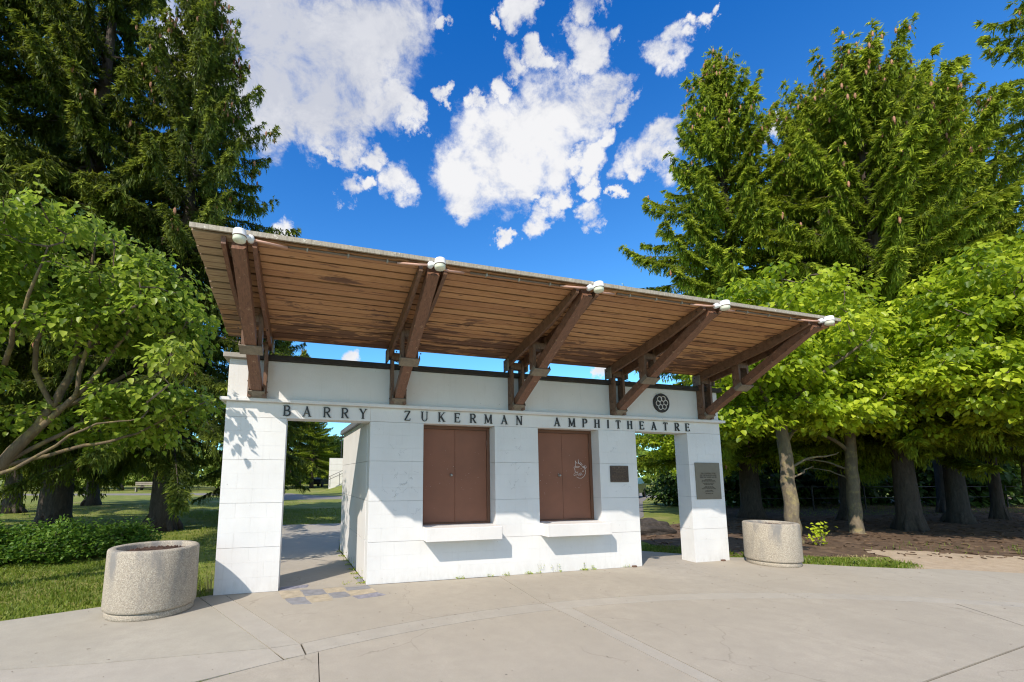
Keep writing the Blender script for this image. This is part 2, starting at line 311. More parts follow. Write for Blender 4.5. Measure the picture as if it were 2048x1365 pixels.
def m_aggregate():
    m_, t, b = mat('exposed_aggregate'); v = coords(t)
    vo = t.nodes.new('ShaderNodeTexVoronoi'); vo.inputs['Scale'].default_value = 125; t.links.new(v, vo.inputs['Vector'])
    sep = t.nodes.new('ShaderNodeSeparateColor'); t.links.new(vo.outputs['Color'], sep.inputs[0])
    c = ramp(t, sep.outputs[0], [(.0, (.15, .12, .085)), (.25, (.33, .265, .185)), (.55, (.47, .385, .275)), (.85, (.60, .51, .385)), (1, (.78, .70, .57))])
    c = mix(t, rng_(t, vo.outputs['Distance'], .25, .6, 0, .55), c, (.30, .25, .18))
    streak = rng_(t, noise(t, coords(t, (3.2, 3.2, .9)), 1.5, 6, .62), .50, .66)
    hz = t.nodes.new('ShaderNodeTexCoord'); sx = t.nodes.new('ShaderNodeSeparateXYZ'); t.links.new(hz.outputs['Object'], sx.inputs[0])
    up = rng_(t, sx.outputs['Z'], .15, .6, .25, .95)
    c = mix(t, mth(t, 'MULTIPLY', streak, up), c, (.13, .12, .115))
    c = mix(t, .30, c, (.42, .41, .38))
    t.links.new(c, b.inputs['Base Color']); b.inputs['Roughness'].default_value = .8
    bump(t, b, rng_(t, vo.outputs['Distance'], 0, .6, 1, 0), .7, .006); return m_
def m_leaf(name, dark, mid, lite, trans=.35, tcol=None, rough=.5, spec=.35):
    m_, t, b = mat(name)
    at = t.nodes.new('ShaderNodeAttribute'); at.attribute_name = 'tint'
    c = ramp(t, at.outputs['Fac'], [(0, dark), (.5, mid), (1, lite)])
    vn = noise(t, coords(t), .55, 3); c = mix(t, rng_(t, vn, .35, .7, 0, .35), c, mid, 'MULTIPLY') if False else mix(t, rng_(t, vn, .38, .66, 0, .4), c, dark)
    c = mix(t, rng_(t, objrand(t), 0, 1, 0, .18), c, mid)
    t.links.new(c, b.inputs['Base Color']); b.inputs['Roughness'].default_value = rough
    b.inputs['Specular IOR Level'].default_value = spec
    tr = t.nodes.new('ShaderNodeBsdfTranslucent'); t.links.new(mix(t, .6, c, tcol or tuple(min(1, x * 2.2) for x in lite)), tr.inputs['Color'])
    ms = t.nodes.new('ShaderNodeMixShader'); ms.inputs[0].default_value = trans
    t.links.new(b.outputs[0], ms.inputs[1]); t.links.new(tr.outputs[0], ms.inputs[2])
    t.links.new(ms.outputs[0], t.nodes['Material Output'].inputs['Surface']); return m_
def m_bark(name, a=(.10, .075, .055), b_=(.25, .20, .15), sc=9, lichen=None):
    m_, t, b = mat(name); n = noise(t, coords(t, (1, 1, .28)), sc * 1.6, 8, .72, .8)
    c = ramp(t, n, [(.3, a), (.55, tuple((x + y) / 2 for x, y in zip(a, b_))), (.75, b_)])
    if lichen: c = mix(t, rng_(t, noise(t, coords(t), 5, 6, .7), .5, .62, 0, .6), c, lichen)
    t.links.new(c, b.inputs['Base Color']); b.inputs['Roughness'].default_value = .9; bump(t, b, n, 1.0, .04); return m_
def m_ground(name, cols, sc=2.0, fine=60, bmp=.5):
    m_, t, b = mat(name); v = coords(t)
    c = ramp(t, noise(t, v, sc, 8, .7), [(.30, cols[0]), (.5, cols[1]), (.70, cols[2])])
    c = mix(t, rng_(t, noise(t, v, fine, 3, .7), .35, .7, 0, .6), c, tuple(x * .45 for x in cols[1]))
    if len(cols) > 3: c = mix(t, rng_(t, noise(t, v, .35, 5, .6), .52, .68, 0, .7), c, cols[3])
    t.links.new(c, b.inputs['Base Color']); b.inputs['Roughness'].default_value = .95; bump(t, b, noise(t, v, fine * .5, 5, .8), bmp, .05); return m_

M_WHITE = m_whiteblock('white_painted_block'); M_WHITE2 = m_whiteblock('white_painted_concrete', (.74, .72, .70))
M_CORE = m_plain('painted_mortar', (.50, .50, .49), .8)
M_CAP = m_plain('weathered_dark_coping', (.045, .038, .032), .8, var=.3)
M_CAPL = m_plain('pale_sunlit_coping', (.42, .38, .33), .8, var=.2)  # left end of the coping, direct sunlight put into its paler colour
M_BOARD = m_board(); M_TIMBER = m_timber('stained_timber'); M_TIMBER2 = m_timber('worn_stained_timber', (.060, .028, .018), (.18, .085, .05), (.42, .29, .18), .4)
M_FASCIA = m_timber('grey_weathered_edge', (.16, .135, .10), (.34, .30, .24), (.62, .58, .50), .5)
M_STRAP = m_plain('faded_steel_strap', (.27, .225, .17), .65, .1, .25, 14)
M_BOLT = m_plain('rusty_bolt', (.10, .06, .04), .6, .5)
M_BROWN = m_plain('brown_shutter_paint', (.235, .092, .050), .6, 0, .10, 2.5, .08)
M_BROWN2 = m_plain('brown_frame_paint', (.165, .068, .036), .45, 0, .12, 3, .08)
M_METAL = m_plain('worn_steel', (.45, .44, .42), .35, .8)
M_LETTER = m_plain('black_painted_letter', (.018, .020, .022), .45)
M_BLACK = m_plain('black_enamel', (.020, .017, .016), .5); M_WHITEP = m_plain('white_enamel', (.72, .70, .68), .5)
M_BRONZE = m_plain('bronze_plaque', (.070, .045, .034), .42, .35, .15, 20); M_BRONZE2 = m_plain('bronze_relief', (.20, .14, .10), .45, .3)
M_TAUPE = m_plain('taupe_plaque', (.185, .165, .125), .5, .2, .08, 12); M_TAUPE2 = m_plain('taupe_relief', (.07, .055, .04), .6)
M_LAMP = m_plain('white_lamp_housing', (.76, .77, .78), .4, 0, .05); M_LENS = m_plain('milky_lamp_lens', (.72, .74, .60), .25, 0, .05)
M_PINK = m_plain('faded_pink_conduit', (.56, .33, .25), .6); M_COND = m_plain('brown_conduit', (.20, .14, .10), .6)
M_CONC = m_concrete('pavement_concrete', (.458, .410, .337)); M_CONC_BAND = m_concrete('band_concrete', (.472, .432, .368), False); M_CONC_G = m_concrete('grey_concrete', (.462, .425, .355), True)
M_JOINT = m_plain('joint_dirt', (.10, .085, .06), .95, var=.3, sc=12)
M_PY = m_plain('worn_yellow_paint', (.50, .42, .30), .7, 0, .22, 9); M_PB = m_plain('worn_blue_paint', (.285, .28, .29), .7, 0, .2, 9); M_PV = m_plain('faded_blue_paint', (.33, .32, .37), .7, 0, .3, 12)
M_AGG = m_aggregate(); M_SOIL = m_ground('planter_soil', [(.06, .035, .025), (.15, .085, .06), (.27, .16, .12)], 30, 120, 1)
M_LAWN = m_ground('lawn_turf', [(.10, .14, .014), (.19, .23, .026), (.31, .29, .065), (.34, .28, .11)], 1.6, 45)
M_NEEDLE = m_ground('needle_litter', [(.050, .030, .017), (.125, .075, .042), (.30, .20, .12)], 4, 60)
M_SAND = m_ground('trodden_sand', [(.36, .28, .19), (.48, .37, .26), (.56, .45, .33)], 5, 90, .3)
M_ASPH = m_ground('park_path_asphalt', [(.20, .185, .17), (.24, .22, .20), (.28, .26, .235)], 3, 60, .2)
M_BARK_S = m_bark('spruce_bark', (.036, .026, .020), (.125, .095, .075)); M_BARK_D = m_bark('smooth_grey_bark', (.10, .08, .055), (.27, .215, .145), 5, (.34, .28, .12))
M_BARK_L = m_bark('brown_lichen_bark', (.09, .065, .04), (.24, .175, .10), 6, (.30, .24, .08))
M_TWIG = m_bark('dead_twig_bark', (.10, .075, .06), (.24, .19, .15), 12)
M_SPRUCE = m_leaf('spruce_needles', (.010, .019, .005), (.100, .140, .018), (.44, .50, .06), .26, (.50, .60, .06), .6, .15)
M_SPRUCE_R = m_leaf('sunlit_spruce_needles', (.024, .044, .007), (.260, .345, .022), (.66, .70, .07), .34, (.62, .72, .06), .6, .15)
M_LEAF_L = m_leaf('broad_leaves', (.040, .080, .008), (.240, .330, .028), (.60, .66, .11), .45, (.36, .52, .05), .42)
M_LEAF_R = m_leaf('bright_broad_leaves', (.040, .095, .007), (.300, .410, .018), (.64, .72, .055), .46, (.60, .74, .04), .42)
M_SHRUB = m_leaf('shrub_leaves', (.030, .085, .010), (.12, .235, .028), (.27, .40, .07), .35, (.3, .5, .05))
M_GRASS = m_leaf('grass_blades', (.055, .10, .010), (.17, .24, .024), (.38, .42, .08), .3, (.4, .5, .06), .5)
M_STRAW = m_leaf('dry_grass', (.22, .18, .08), (.40, .32, .15), (.55, .46, .24), .3, (.6, .5, .3))
M_DARKB = m_leaf('shade_darkened_bush_leaves', (.008, .022, .004), (.035, .075, .010), (.12, .20, .025), .25, (.2, .35, .04))  # leaf colour darkened to stand in for woodland shade
M_FAR = m_leaf('distant_foliage', (.050, .100, .012), (.21, .30, .035), (.46, .52, .09), .3, (.35, .45, .08))
M_CONE = m_plain('spruce_cone', (.40, .19, .11), .7)
M_ROCK = m_ground('dark_rock', [(.03, .026, .022), (.07, .058, .05), (.16, .13, .11)], 5, 40, 1)
M_STEELD = m_plain('dark_painted_steel', (.03, .03, .03), .5); M_CAR = m_plain('dark_blue_car_paint', (.02, .025, .04), .25); M_GLASS = m_plain('car_glass', (.25, .32, .40), .1, 0, .02, 2, 0)
M_BENCH = m_plain('weathered_bench_wood', (.36, .31, .24), .7)
M_BIN = m_plain('blue_grey_bin', (.11, .16, .22), .5); M_TYRE = m_plain('tyre_rubber', (.02, .02, .02), .8)

# ------------------------------------------------------------------ ground
def sheet(name, poly, z0, z1, m_, parent=None):
    o = MB().prism(ccw(poly), z0, z1).build(name, m_, parent); return o
def grid_ground():
    # one turf sheet out to the horizon, with a mound rising beyond the path
    xs = np.concatenate([np.linspace(-400, -45, 8), np.linspace(-40, 50, 91), np.linspace(55, 400, 8)])
    ys = np.concatenate([np.linspace(-150, -12, 6), np.linspace(-9, 80, 90), np.linspace(85, 500, 10)])
    vs = []; 
    for y in ys:
        for x in xs:
            z = -.024
            if y > 8.8: z -= .0
            d = math.hypot((x - 12.5) / 11.0, (y - 41) / 11.5)
            if d < 1: z += 4.2 * (.5 + .5 * math.cos(math.pi * d)) ** 1.0
            vs.append((x, y, z))
    nx = len(xs); fs = [(j * nx + i, j * nx + i + 1, (j + 1) * nx + i + 1, (j + 1) * nx + i) for j in range(len(ys) - 1) for i in range(nx - 1)]
    o = MB().add(vs, fs).build('ground', M_LAWN, smooth=True); tag(o, kind='structure')
grid_ground()
PAV_OUT = [(-9, -9.5), (22, -9.5), (18, -6.0), (14.6, -3.6), (12.54, -2.26), (11.77, -1.70), (11.06, -1.41), (10.41, -1.04), (9.81, -.63), (9.60, .05), (8.9, .33), (8.45, .9), (7.4, 1.9), (6.9, 2.0), (6.5, .25),
           (2.05, .25), (1.95, 1.0), (1.80, 3.3), (2.2, 8.68), (.37, 8.72), (.30, 8.75), (.12, 4.0), (.06, 1.0), (-.04, .03), (-.6, -.03), (-1.22, -.19), (-2.0, -.5), (-3.5, -1.25), (-6.5, -3.2)]
pav = sheet('pavement', PAV_OUT, -.20, -.012, M_JOINT); tag(pav, kind='structure')
C0 = Vector((4.4, -11.2)); RO, RI = 9.65, 9.37
def arc(r, x0, x1, n=14):
    return [(x0 + (x1 - x0) * i / n, C0.y + math.sqrt(max(r * r - (x0 + (x1 - x0) * i / n - C0.x) ** 2, 0))) for i in range(n + 1)]
def slab(poly, m_, name='slab', g=.0042, z=0.0):
    o = MB().prism(inset(ccw(poly), g), -.02, z + random.uniform(-.0006, .0006)).build(name, m_, pav); return o
slab([(.14, .0)] + arc(RO, 1.15, 4.02) + [(4.10, -.02)], M_CONC)
slab(arc(RO, 4.02, 7.43) + [(7.46, .0), (4.10, .0)], M_CONC)
slab(arc(RO, 7.43, 10.2) + [(12.54, -2.26), (11.77, -1.70), (11.06, -1.41), (10.41, -1.04), (9.81, -.63), (9.60, .05), (8.9, .33), (8.45, .36), (7.46, .3)], M_CONC)
slab([(1.15, C0.y + math.sqrt(RO**2 - 3.25**2)), (.14, .0), (-.04, .03), (-.16, -.03), (.88, -2.14)], M_CONC_BAND)
slab([(-.161, -.034), (-.6, -.03), (-1.22, -.19), (-2.0, -.5), (-3.5, -1.25), (-3.7, -1.75), (-1.19, -2.01), (-.46, -2.09), (.877, -2.142)], M_CONC_G)
slab([(-3.7, -1.752), (-1.19, -2.012), (-.46, -2.092), (.878, -2.145), (1.02, -2.46), (.37, -2.71), (-.8, -3.4), (-3.5, -6.5), (-6.5, -3.2), (-3.5, -1.3)], M_CONC_BAND)
slab([(.881, -2.146), (1.15, C0.y + math.sqrt(RO**2 - 3.25**2)), (1.20, C0.y + math.sqrt(RI**2 - 3.2**2)), (1.03, -2.44)], M_CONC_BAND)
slab(arc(RO, 1.16, 4.02) + arc(RI, 4.05, 1.21)[0:], M_CONC_BAND)
slab(arc(RO, 4.03, 7.43) + arc(RI, 7.43, 4.06), M_CONC_BAND)
slab(arc(RO, 7.44, 13.2) + arc(RI, 12.9, 7.44), M_CONC_BAND)
slab(arc(RI, -.9, 1.31) + [(1.31, -4.2), (1.25, -9.4), (-8.8, -9.4), (-6.5, -3.3), (-3.4, -6.4)], M_CONC)
slab(arc(RI, 1.31, 4.06) + [(4.18, -4.3), (4.35, -9.4), (1.26, -9.4), (1.31, -4.2)], M_CONC)
slab(arc(RI, 4.06, 4.27, 3) + [(4.31, -4.3), (4.48, -9.4), (4.36, -9.4), (4.18, -4.3)], M_CONC_BAND)
slab(arc(RI, 4.27, 9.0) + [(8.4, -4.03), (5.6, -4.34), (4.32, -4.48)], M_CONC)
slab([(4.33, -4.49), (5.6, -4.35), (8.4, -4.04)] + arc(RI, 9.01, 13.2) + [(14.6, -6.2), (17.5, -9.4), (4.5, -9.4)], M_CONC)
slab([(12.55, -2.27), (14.6, -3.6), (18, -6), (21, -9.4), (17.6, -9.4), (14.7, -6.2)] + arc(RO, 13.25, 10.25, 8), M_CONC)
slab([(.8, .0), (2.02, .0), (1.95, 1.0), (1.86, 2.45), (.1, 2.45), (.08, 1.0), (.08, .35), (.8, .34)], M_CONC)
slab([(1.85, 2.47), (1.80, 3.3), (2.0, 5.6), (.62, 5.6), (.18, 5.6), (.1, 2.47)], M_CONC_G)
slab([(2.0, 5.62), (2.2, 8.66), (.34, 8.70), (.2, 5.62), (.6, 5.62)], M_CONC_G)
slab([(6.86, .0), (8.06, .0), (8.06, .34), (8.9, .34), (8.45, .9), (7.4, 1.9), (6.9, 2.0)], M_CONC)
# worn painted squares at the left doorway
CH = [(M_PY, [(.80,-.01),(1.09,-.05),(1.16,-.40),(.90,-.43)]), (M_PB, [(1.10,-.04),(1.39,-.07),(1.46,-.35),(1.165,-.385)]), (M_PY, [(1.40,-.04),(1.68,-.05),(1.72,-.27),(1.465,-.31)]),
      (M_PB, [(.91,-.45),(1.155,-.41),(1.25,-.76),(1.01,-.74)]), (M_PY, [(1.165,-.40),(1.455,-.36),(1.51,-.66),(1.255,-.72)]), (M_PB, [(1.465,-.32),(1.69,-.285),(1.75,-.55),(1.515,-.58)]),
      (M_PY, [(1.695,-.28),(2.06,-.23),(2.11,-.44),(1.755,-.55)]), (M_PB, [(1.69,-.06),(2.02,-.03),(2.06,-.22),(1.73,-.25)]), (M_PV, [(1.76,-.56),(2.10,-.455),(2.20,-.62),(1.83,-.72)]),
      (M_PV, [(1.89,.60),(1.965,.62),(2.0,.27),(1.93,.17)]), (M_PV, [(.83,.02),(1.2,.10),(1.2,.26),(.83,.2)])]
for m_, q in CH:
    jit = []
    for i in range(len(q)):
        a = Vector(q[i]); b = Vector(q[(i + 1) % len(q)])
        for s_ in (0, .33, .66): jit.append(tuple(a.lerp(b, s_) + Vector((random.uniform(-.010, .010), random.uniform(-.012, .012)))))
    MB().prism(ccw(jit), -.002, .0035).build('painted_square', m_, pav)
tag(sheet('needle_bed', [(8.7, 1.3), (9.3, .55), (10.2, .10), (11.6, -.28), (12.6, -.6), (14, -1.45), (16.2, -2.7), (20, -5), (60, -14), (70, 14), (40, 16), (22, 12), (14, 6), (9.6, 4.4)], -.2, -.017, M_NEEDLE), kind='structure')
tag(sheet('sand_path', [(11.3, -1.38), (11.8, -1.12), (12.0, -.80), (12.35, -.55), (12.5, -.1), (12.9, .18), (13.3, -.05), (13.9, -.35), (14.3, -.95), (15.6, -1.6), (17.5, -2.7), (20, -4.6), (30, -11), (22, -9.5), (18, -6.0), (14.6, -3.58), (12.54, -2.24), (11.77, -1.68)], -.2, -.009, M_SAND), kind='structure')
tag(sheet('asphalt_path', [(-60, 41), (-20, 39), (-4, 36.5), (-.5, 35), (1.0, 31), (1.8, 30), (3.5, 29.1), (8, 27.6), (30, 24), (30, 20.5), (8, 23.4), (3.2, 24.5), (-.5, 24.3), (-3, 26), (-6, 33), (-20, 36), (-60, 37.5)], -.2, -.012, M_ASPH), kind='structure')
tag(sheet('side_road', [(12.2, 6.6), (13.9, 8.2), (21, 16.6), (34, 30), (30, 34), (17, 19), (12.0, 12.0), (11.2, 8.4)], -.2, -.011, M_ASPH), kind='structure')

# ------------------------------------------------------------------ gatehouse
gate_o = empty('gatehouse'); tag(gate_o, 'white painted block gatehouse with brown shutters, two open doorways and a slanted plank roof', 'gatehouse')
XA, XB, XO1, XO2, XP1, XP2, XC, XD, XE = .805, 2.012, 2.845, 4.058, 4.853, 6.060, 6.850, 8.040, 8.850
T = .319
wall = empty('wall', parent=gate_o)
core = MB()
def wallrun(x0, x1, z0, z1, depth=T, g=.0005):
    """running-bond blocks .4 x .2 between x0 and x1, z0 to z1"""
    core.box(x0 + .012, x1 - .012, .012, depth - .012, z0 + .002, z1 - .002)
    rows = round((z1 - z0) / .2)
    for r_ in range(rows):
        za = z0 + r_ * .2; zb = za + .2; ri = round(za / .2)
        cuts = [x0]; x = math.floor(x0 / .4025) * .4025 + (.20125 if ri % 2 else 0)
        while x < x1 - .06:
            if x > x0 + .06: cuts.append(x)
            x += .4025
        cuts.append(x1)
        gb = .0020 if ri % 3 == 0 and ri > 0 else g * .5; gt = .0020 if (ri + 1) % 3 == 0 else g * .5
        for a, b in zip(cuts[:-1], cuts[1:]):
            dy = random.uniform(-.0006, .0006)
            ga = 0 if a == x0 else g * .5; gc = 0 if b == x1 else g * .5
            MB().cbox(a + ga, b - gc, dy, depth - dy, za + gb, zb - gt, .0007).build('block', M_WHITE, wall)
wallrun(0, XA, 0, 2.4)
wallrun(XB, XC, 0, .6)
wallrun(XB, XO1, .6, 2.4); wallrun(XO2, XP1, .6, 2.4); wallrun(XP2, XC, .6, 2.4)
wallrun(XO1, XO2, .6, .8); wallrun(XP1, XP2, .6, .8)
wallrun(XD, XE, 0, 2.4)
core.build('mortar', M_CORE, wall)
# recess backs behind the shutters, the lintel course, the ledge and the upper wall
MB().box(XO1, XO2, .262, T - .003, .802, 2.398).box(XP1, XP2, .262, T - .003, .802, 2.398).build('recess_back', M_WHITE, wall)
for a, b in ((0, .805), (.805, 2.012), (2.012, 4.45), (4.45, 6.86), (6.86, XE)):
    MB().cbox(a + .0006, b - .0006, .001, T, 2.4012, 2.618, .003).build('lintel', M_WHITE2, wall)
def hump(x0, x1, y0, y1, z0, z1): return MB().cbox(x0, x1, y0, y1, z0, z1, .006)
hump(-.075, XE + .085, -.075, T + .05, 2.619, 2.668).build('ledge', M_WHITE2, gate_o)
hump(.004, XE - .004, .004, T - .06, 2.669, 3.235).build('upper_wall', M_WHITE2, gate_o)
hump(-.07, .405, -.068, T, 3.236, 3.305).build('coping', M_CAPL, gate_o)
cp = MB(); x = .407
while x < XE + .05:
    x2 = min(x + random.uniform(1.6, 2.4), XE + .07)
    hump(x, x2 - .004, -.066, T, 3.236 + random.uniform(-.002, .002), 3.312).build('coping', M_CAP, gate_o); x = x2
# booth room behind the middle wall; its left wall runs back slightly askew
def quadprism(p, z0, z1): return MB().prism(ccw(p), z0, z1)
for i in range(4):
    quadprism([(2.006, T + .001), (1.825, 3.25), (2.03, 3.25), (2.20, T + .001)], i * .6 + .0035 * (i > 0), (i + 1) * .6 - .0035).build('side_course', M_WHITE2, gate_o)
quadprism([(2.02, T + .001), (1.84, 3.24), (2.02, 3.24), (2.18, T + .001)], .001, 2.50).build('side_core', M_CORE, gate_o)
quadprism([(2.004, T + .001), (1.823, 3.252), (2.032, 3.252), (2.20, T + .001)], 2.4035, 2.47).build('side_course', M_WHITE2, gate_o)
MB().box(2.04, 6.84, 3.05, 3.25, 0, 2.46).box(6.64, 6.84, T + .001, 3.049, 0, 2.46).build('rear_wall', M_WHITE2, gate_o)
quadprism([(1.945, T + .002), (1.755, 3.33), (6.92, 3.33), (6.92, T + .002)], 2.471, 2.56).build('flat_roof', m_plain('grey_roof_edge', (.17, .19, .21), .6), gate_o)
MB().box(2.35, 6.5, .5, 3.0, -.01, .03).build('floor_slab', M_CONC_G, gate_o)
scr = MB(); rs_ = random.Random(12)
for (cx, cz, n_) in ((2.52, 1.95, 5), (2.60, 1.62, 7), (2.55, 1.40, 9), (2.35, 1.30, 5), (4.42, 1.98, 4), (4.50, 1.70, 6), (4.45, 1.45, 5), (2.6, 1.0, 4), (6.3, 2.1, 2), (6.5, 1.35, 3)):
    for k in range(n_):
        x = cx + rs_.uniform(-.22, .16); z = cz + rs_.uniform(-.09, .09); pts = [(x, -.0012, z)]
        for j in range(rs_.randint(3, 6)): x += rs_.uniform(-.012, .034); z += rs_.uniform(-.034, .034); pts.append((x, -.0012, z))
        scr.tube(pts, .0011, 4, False)
scr.build('pencil_scribble', m_plain('pencil_grey', (.42, .42, .43), .8), gate_o)['kind'] = 'stuff'
# sills
for a, b in ((XO1, XO2), (XP1, XP2)):
    MB().cbox(a - .001, b + .006, -.256, -.0015, .603, .803, .008).build('sill', M_WHITE2, gate_o)
    MB().box(a + .002, b - .002, -.001, .25, .8005, .806).build('sill_top', M_WHITE2, gate_o)
# shutters
GRAF = [[(5.717,1.755),(5.723,1.825),(5.713,1.856),(5.743,1.811),(5.775,1.804),(5.781,1.882),(5.783,1.804),(5.792,1.822)],[(5.792,1.811),(5.831,1.777),(5.863,1.784),(5.824,1.822),(5.807,1.805),(5.839,1.777)],[(5.843,1.77),(5.87,1.738),(5.875,1.759)],[(5.869,1.728),(5.911,1.742),(5.899,1.763),(5.869,1.735)],[(5.916,1.774),(5.906,1.721),(5.917,1.707)],[(5.952,1.746),(5.926,1.728),(5.921,1.704)],[(5.684,1.733),(5.708,1.748),(5.757,1.755),(5.805,1.748),(5.788,1.734),(5.708,1.734)],[(5.687,1.73),(5.706,1.692),(5.704,1.636),(5.721,1.664),(5.728,1.636),(5.769,1.657),(5.752,1.629)],[(5.679,1.615),(5.703,1.622),(5.71,1.594),(5.686,1.587),(5.674,1.604)],[(5.726,1.594),(5.768,1.622),(5.782,1.58),(5.80,1.636),(5.815,1.587),(5.825,1.65),(5.847,1.594)],[(5.858,1.658),(5.876,1.686),(5.883,1.665),(5.862,1.651)],[(5.733,1.566),(5.78,1.542),(5.837,1.542),(5.887,1.574),(5.918,1.623),(5.92,1.679),(5.901,1.714)],[(5.828,1.72),(5.84,1.707)]]
M_CHALK = m_plain('white_marker', (.80, .74, .70), .7)
for k, (a, b, lab) in enumerate(((XO1, XO2, 'plain brown double shutter of the left serving window'), (XP1, XP2, 'brown double shutter with a white scrawled tag, right serving window'))):
    sh = empty('shutter', parent=gate_o); sh['label'] = lab
    fr = MB().box(a + .002, a + .055, .222, .262, .807, 2.397).box(b - .055, b - .002, .222, .262, .807, 2.397).box(a + .055, b - .055, .222, .262, 2.345, 2.397).box(a + .055, b - .055, .222, .262, .807, .83)
    fr.build('frame', M_BROWN2, sh)
    mid = (a + b) / 2 - .01
    MB().cbox(a + .058, mid - .004, .232, .258, .833, 2.342, .004).build('leaf', M_BROWN, sh)
    MB().cbox(mid, b - .058, .236, .258, .833, 2.342, .004).build('leaf', M_BROWN, sh)
    MB().lathe([(0, 0), (.024, .0), (.026, .006), (.016, .012), (.014, .03), (.02, .036), (.018, .05), (0, .052)], n=16).build('knob', M_METAL, sh, True)
    kn = bpy.data.objects[COL.objects[-1].name]; kn.rotation_euler = (R(90), 0, 0); kn.location = (mid - .07, .232, 1.59)
    for z in (1.1, 1.6, 2.12): MB().tube([(b - .057, .226, z - .06), (b - .057, .226, z + .06)], .009, 8).build('hinge', M_BROWN2, sh)
    sp = MB()
    for i in range(34):
        x_ = random.uniform(a + .1, b - .1); z_ = random.gauss(1.6, .22); s_ = random.choice([.0025, .003, .004, .006])
        sp.box(x_, x_ + s_, .2275 if x_ < mid else .2315, .2335 if x_ < mid else .2375, z_, z_ + s_)
    sp.build('paint_chips', M_CHALK, sh)['kind'] = 'stuff'
    if k == 1:
        g = MB()
        for st in GRAF: g.tube([(x_, .2345, z_) for x_, z_ in st], .0033, 5)
        g.build('tag_scrawl', M_CHALK, sh)
# serif lettering, drawn stroke by stroke
def bar(mb, x0, z0, x1, z1, w, y0, y1):
    d = Vector((x1 - x0, 0, z1 - z0)); d.normalize(); n_ = Vector((-d.z, 0, d.x)) * w / 2
    p = [Vector((x0, 0, z0)) + n_, Vector((x0, 0, z0)) - n_, Vector((x1, 0, z1)) - n_, Vector((x1, 0, z1)) + n_]
    mb.add([(q.x, y0, q.z) for q in p] + [(q.x, y1, q.z) for q in p], [(0,1,2,3),(7,6,5,4),(0,4,5,1),(1,5,6,2),(2,6,7,3),(3,7,4,0)])
def glyph(ch):
    mb = MB(); TK, TN = .155, .07                       # heavy and light strokes in units of cap height
    cnt = [0]
    def S(x0, z0, x1, z1, w=TK): cnt[0] += 1; bar(mb, x0, z0, x1, z1, w, -.016 - cnt[0] * .00013, .0)
    def serif(x, z, w=.26): S(x - w / 2, z + (.022 if z < .5 else -.022), x + w / 2, z + (.022 if z < .5 else -.022), .045)
    def curve(pts, w0, w1=None):
        n_ = len(pts) - 1
        for i in range(n_): S(*pts[i], *pts[i + 1], w0 if w1 is None else w0 + (w1 - w0) * math.sin(math.pi * (i + .5) / n_))
    def bowl(cx, cz, rx, rz): return [(cx + rx * math.sin(t), cz + rz * math.cos(t)) for t in [math.pi * i / 10 for i in range(11)]]
    if ch in 'BEHIKPRDT' and ch != 'T':
        x = .0 if ch == 'I' else -.24; S(x, 0, x, 1); serif(x, 0); serif(x, 1)
    if ch == 'B': curve([(-.2, .98)] + bowl(-.02, .76, .22, .22) + [(-.2, .53)], TN, TK); curve([(-.2, .51)] + bowl(.0, .27, .27, .25) + [(-.2, .02)], TN, TK)
    if ch in 'PR': curve([(-.2, .97)] + bowl(-.0, .74, .24, .235) + [(-.2, .5)], TN, TK)
    if ch == 'R': S(-.02, .5, .27, .03, TK * .95); S(.24, .02, .42, .02, .05)
    if ch == 'A': S(-.30, 0, .03, 1, TN); S(-.02, 1, .30, 0); S(-.18, .33, .2, .33, TN * .9); serif(-.30, 0); serif(.30, 0, .3)
    if ch == 'Y': S(-.3, 1, .02, .45); S(.3, 1, -.0, .45, TN); S(0, 0, 0, .5); serif(0, 0, .3); serif(-.3, 1, .3); serif(.3, 1, .24)
    if ch == 'Z': S(-.28, .975, .3, .975, TN); S(.26, .97, -.26, .03, TK); S(-.3, .025, .3, .025, TN); S(-.27, .98, -.28, .8, .05); S(.29, .02, .3, .22, .05)
    if ch == 'U': S(-.25, 1, -.25, .3); S(.27, 1, .27, .3, TN); curve([(.01 - .26 * math.cos(t), .3 - .29 * math.sin(t)) for t in [math.pi * i / 9 for i in range(10)]], TK * .75, TN); serif(-.25, 1, .32); serif(.27, 1, .26)
    if ch == 'K': S(-.18, .42, .27, .97, TN); S(-.06, .56, .28, .03, TK); serif(.3, 1, .26); serif(.3, 0, .28)
    if ch == 'E': S(-.24, .97, .24, .97, TN); S(-.24, .52, .14, .52, TN); S(-.24, .03, .27, .03, TN); S(.22, .99, .24, .79, .05); S(.13, .42, .13, .62, .045); S(.25, .01, .29, .23, .05)
    if ch == 'M': S(-.34, 0, -.32, 1, TN); S(-.32, 1, .0, .1, TK * .9); S(.33, 1, .0, .1, TN); S(.34, 1, .36, 0, TK); serif(-.34, 0, .24); serif(.36, 0, .3); serif(-.36, 1, .18); serif(.37, 1, .18)
    if ch == 'N': S(-.28, 0, -.28, 1, TN); S(-.3, 1, .28, .0, TK); S(.28, 0, .28, 1, TN); serif(-.28, 0, .24); serif(.28, 1, .24); serif(-.34, 1, .14)
    if ch == 'H': S(.26, 0, .26, 1); serif(.26, 0); serif(.26, 1); S(-.24, .52, .26, .52, TN)
    if ch == 'T': S(0, 0, 0, 1); serif(0, 0, .3); S(-.3, .97, .3, .97, TN); S(-.29, .99, -.31, .78, .05); S(.29, .99, .31, .78, .05)
    return mb
TXT = 'BARRYZUKERMANAMPHITHEATRE'
XS = [.808,1.08,1.366,1.626,1.895,2.581,2.857,3.137,3.407,3.673,3.94,4.228,4.504,5.224,5.517,5.785,6.033,6.265,6.483,6.731,7.001,7.267,7.535,7.805,8.056]
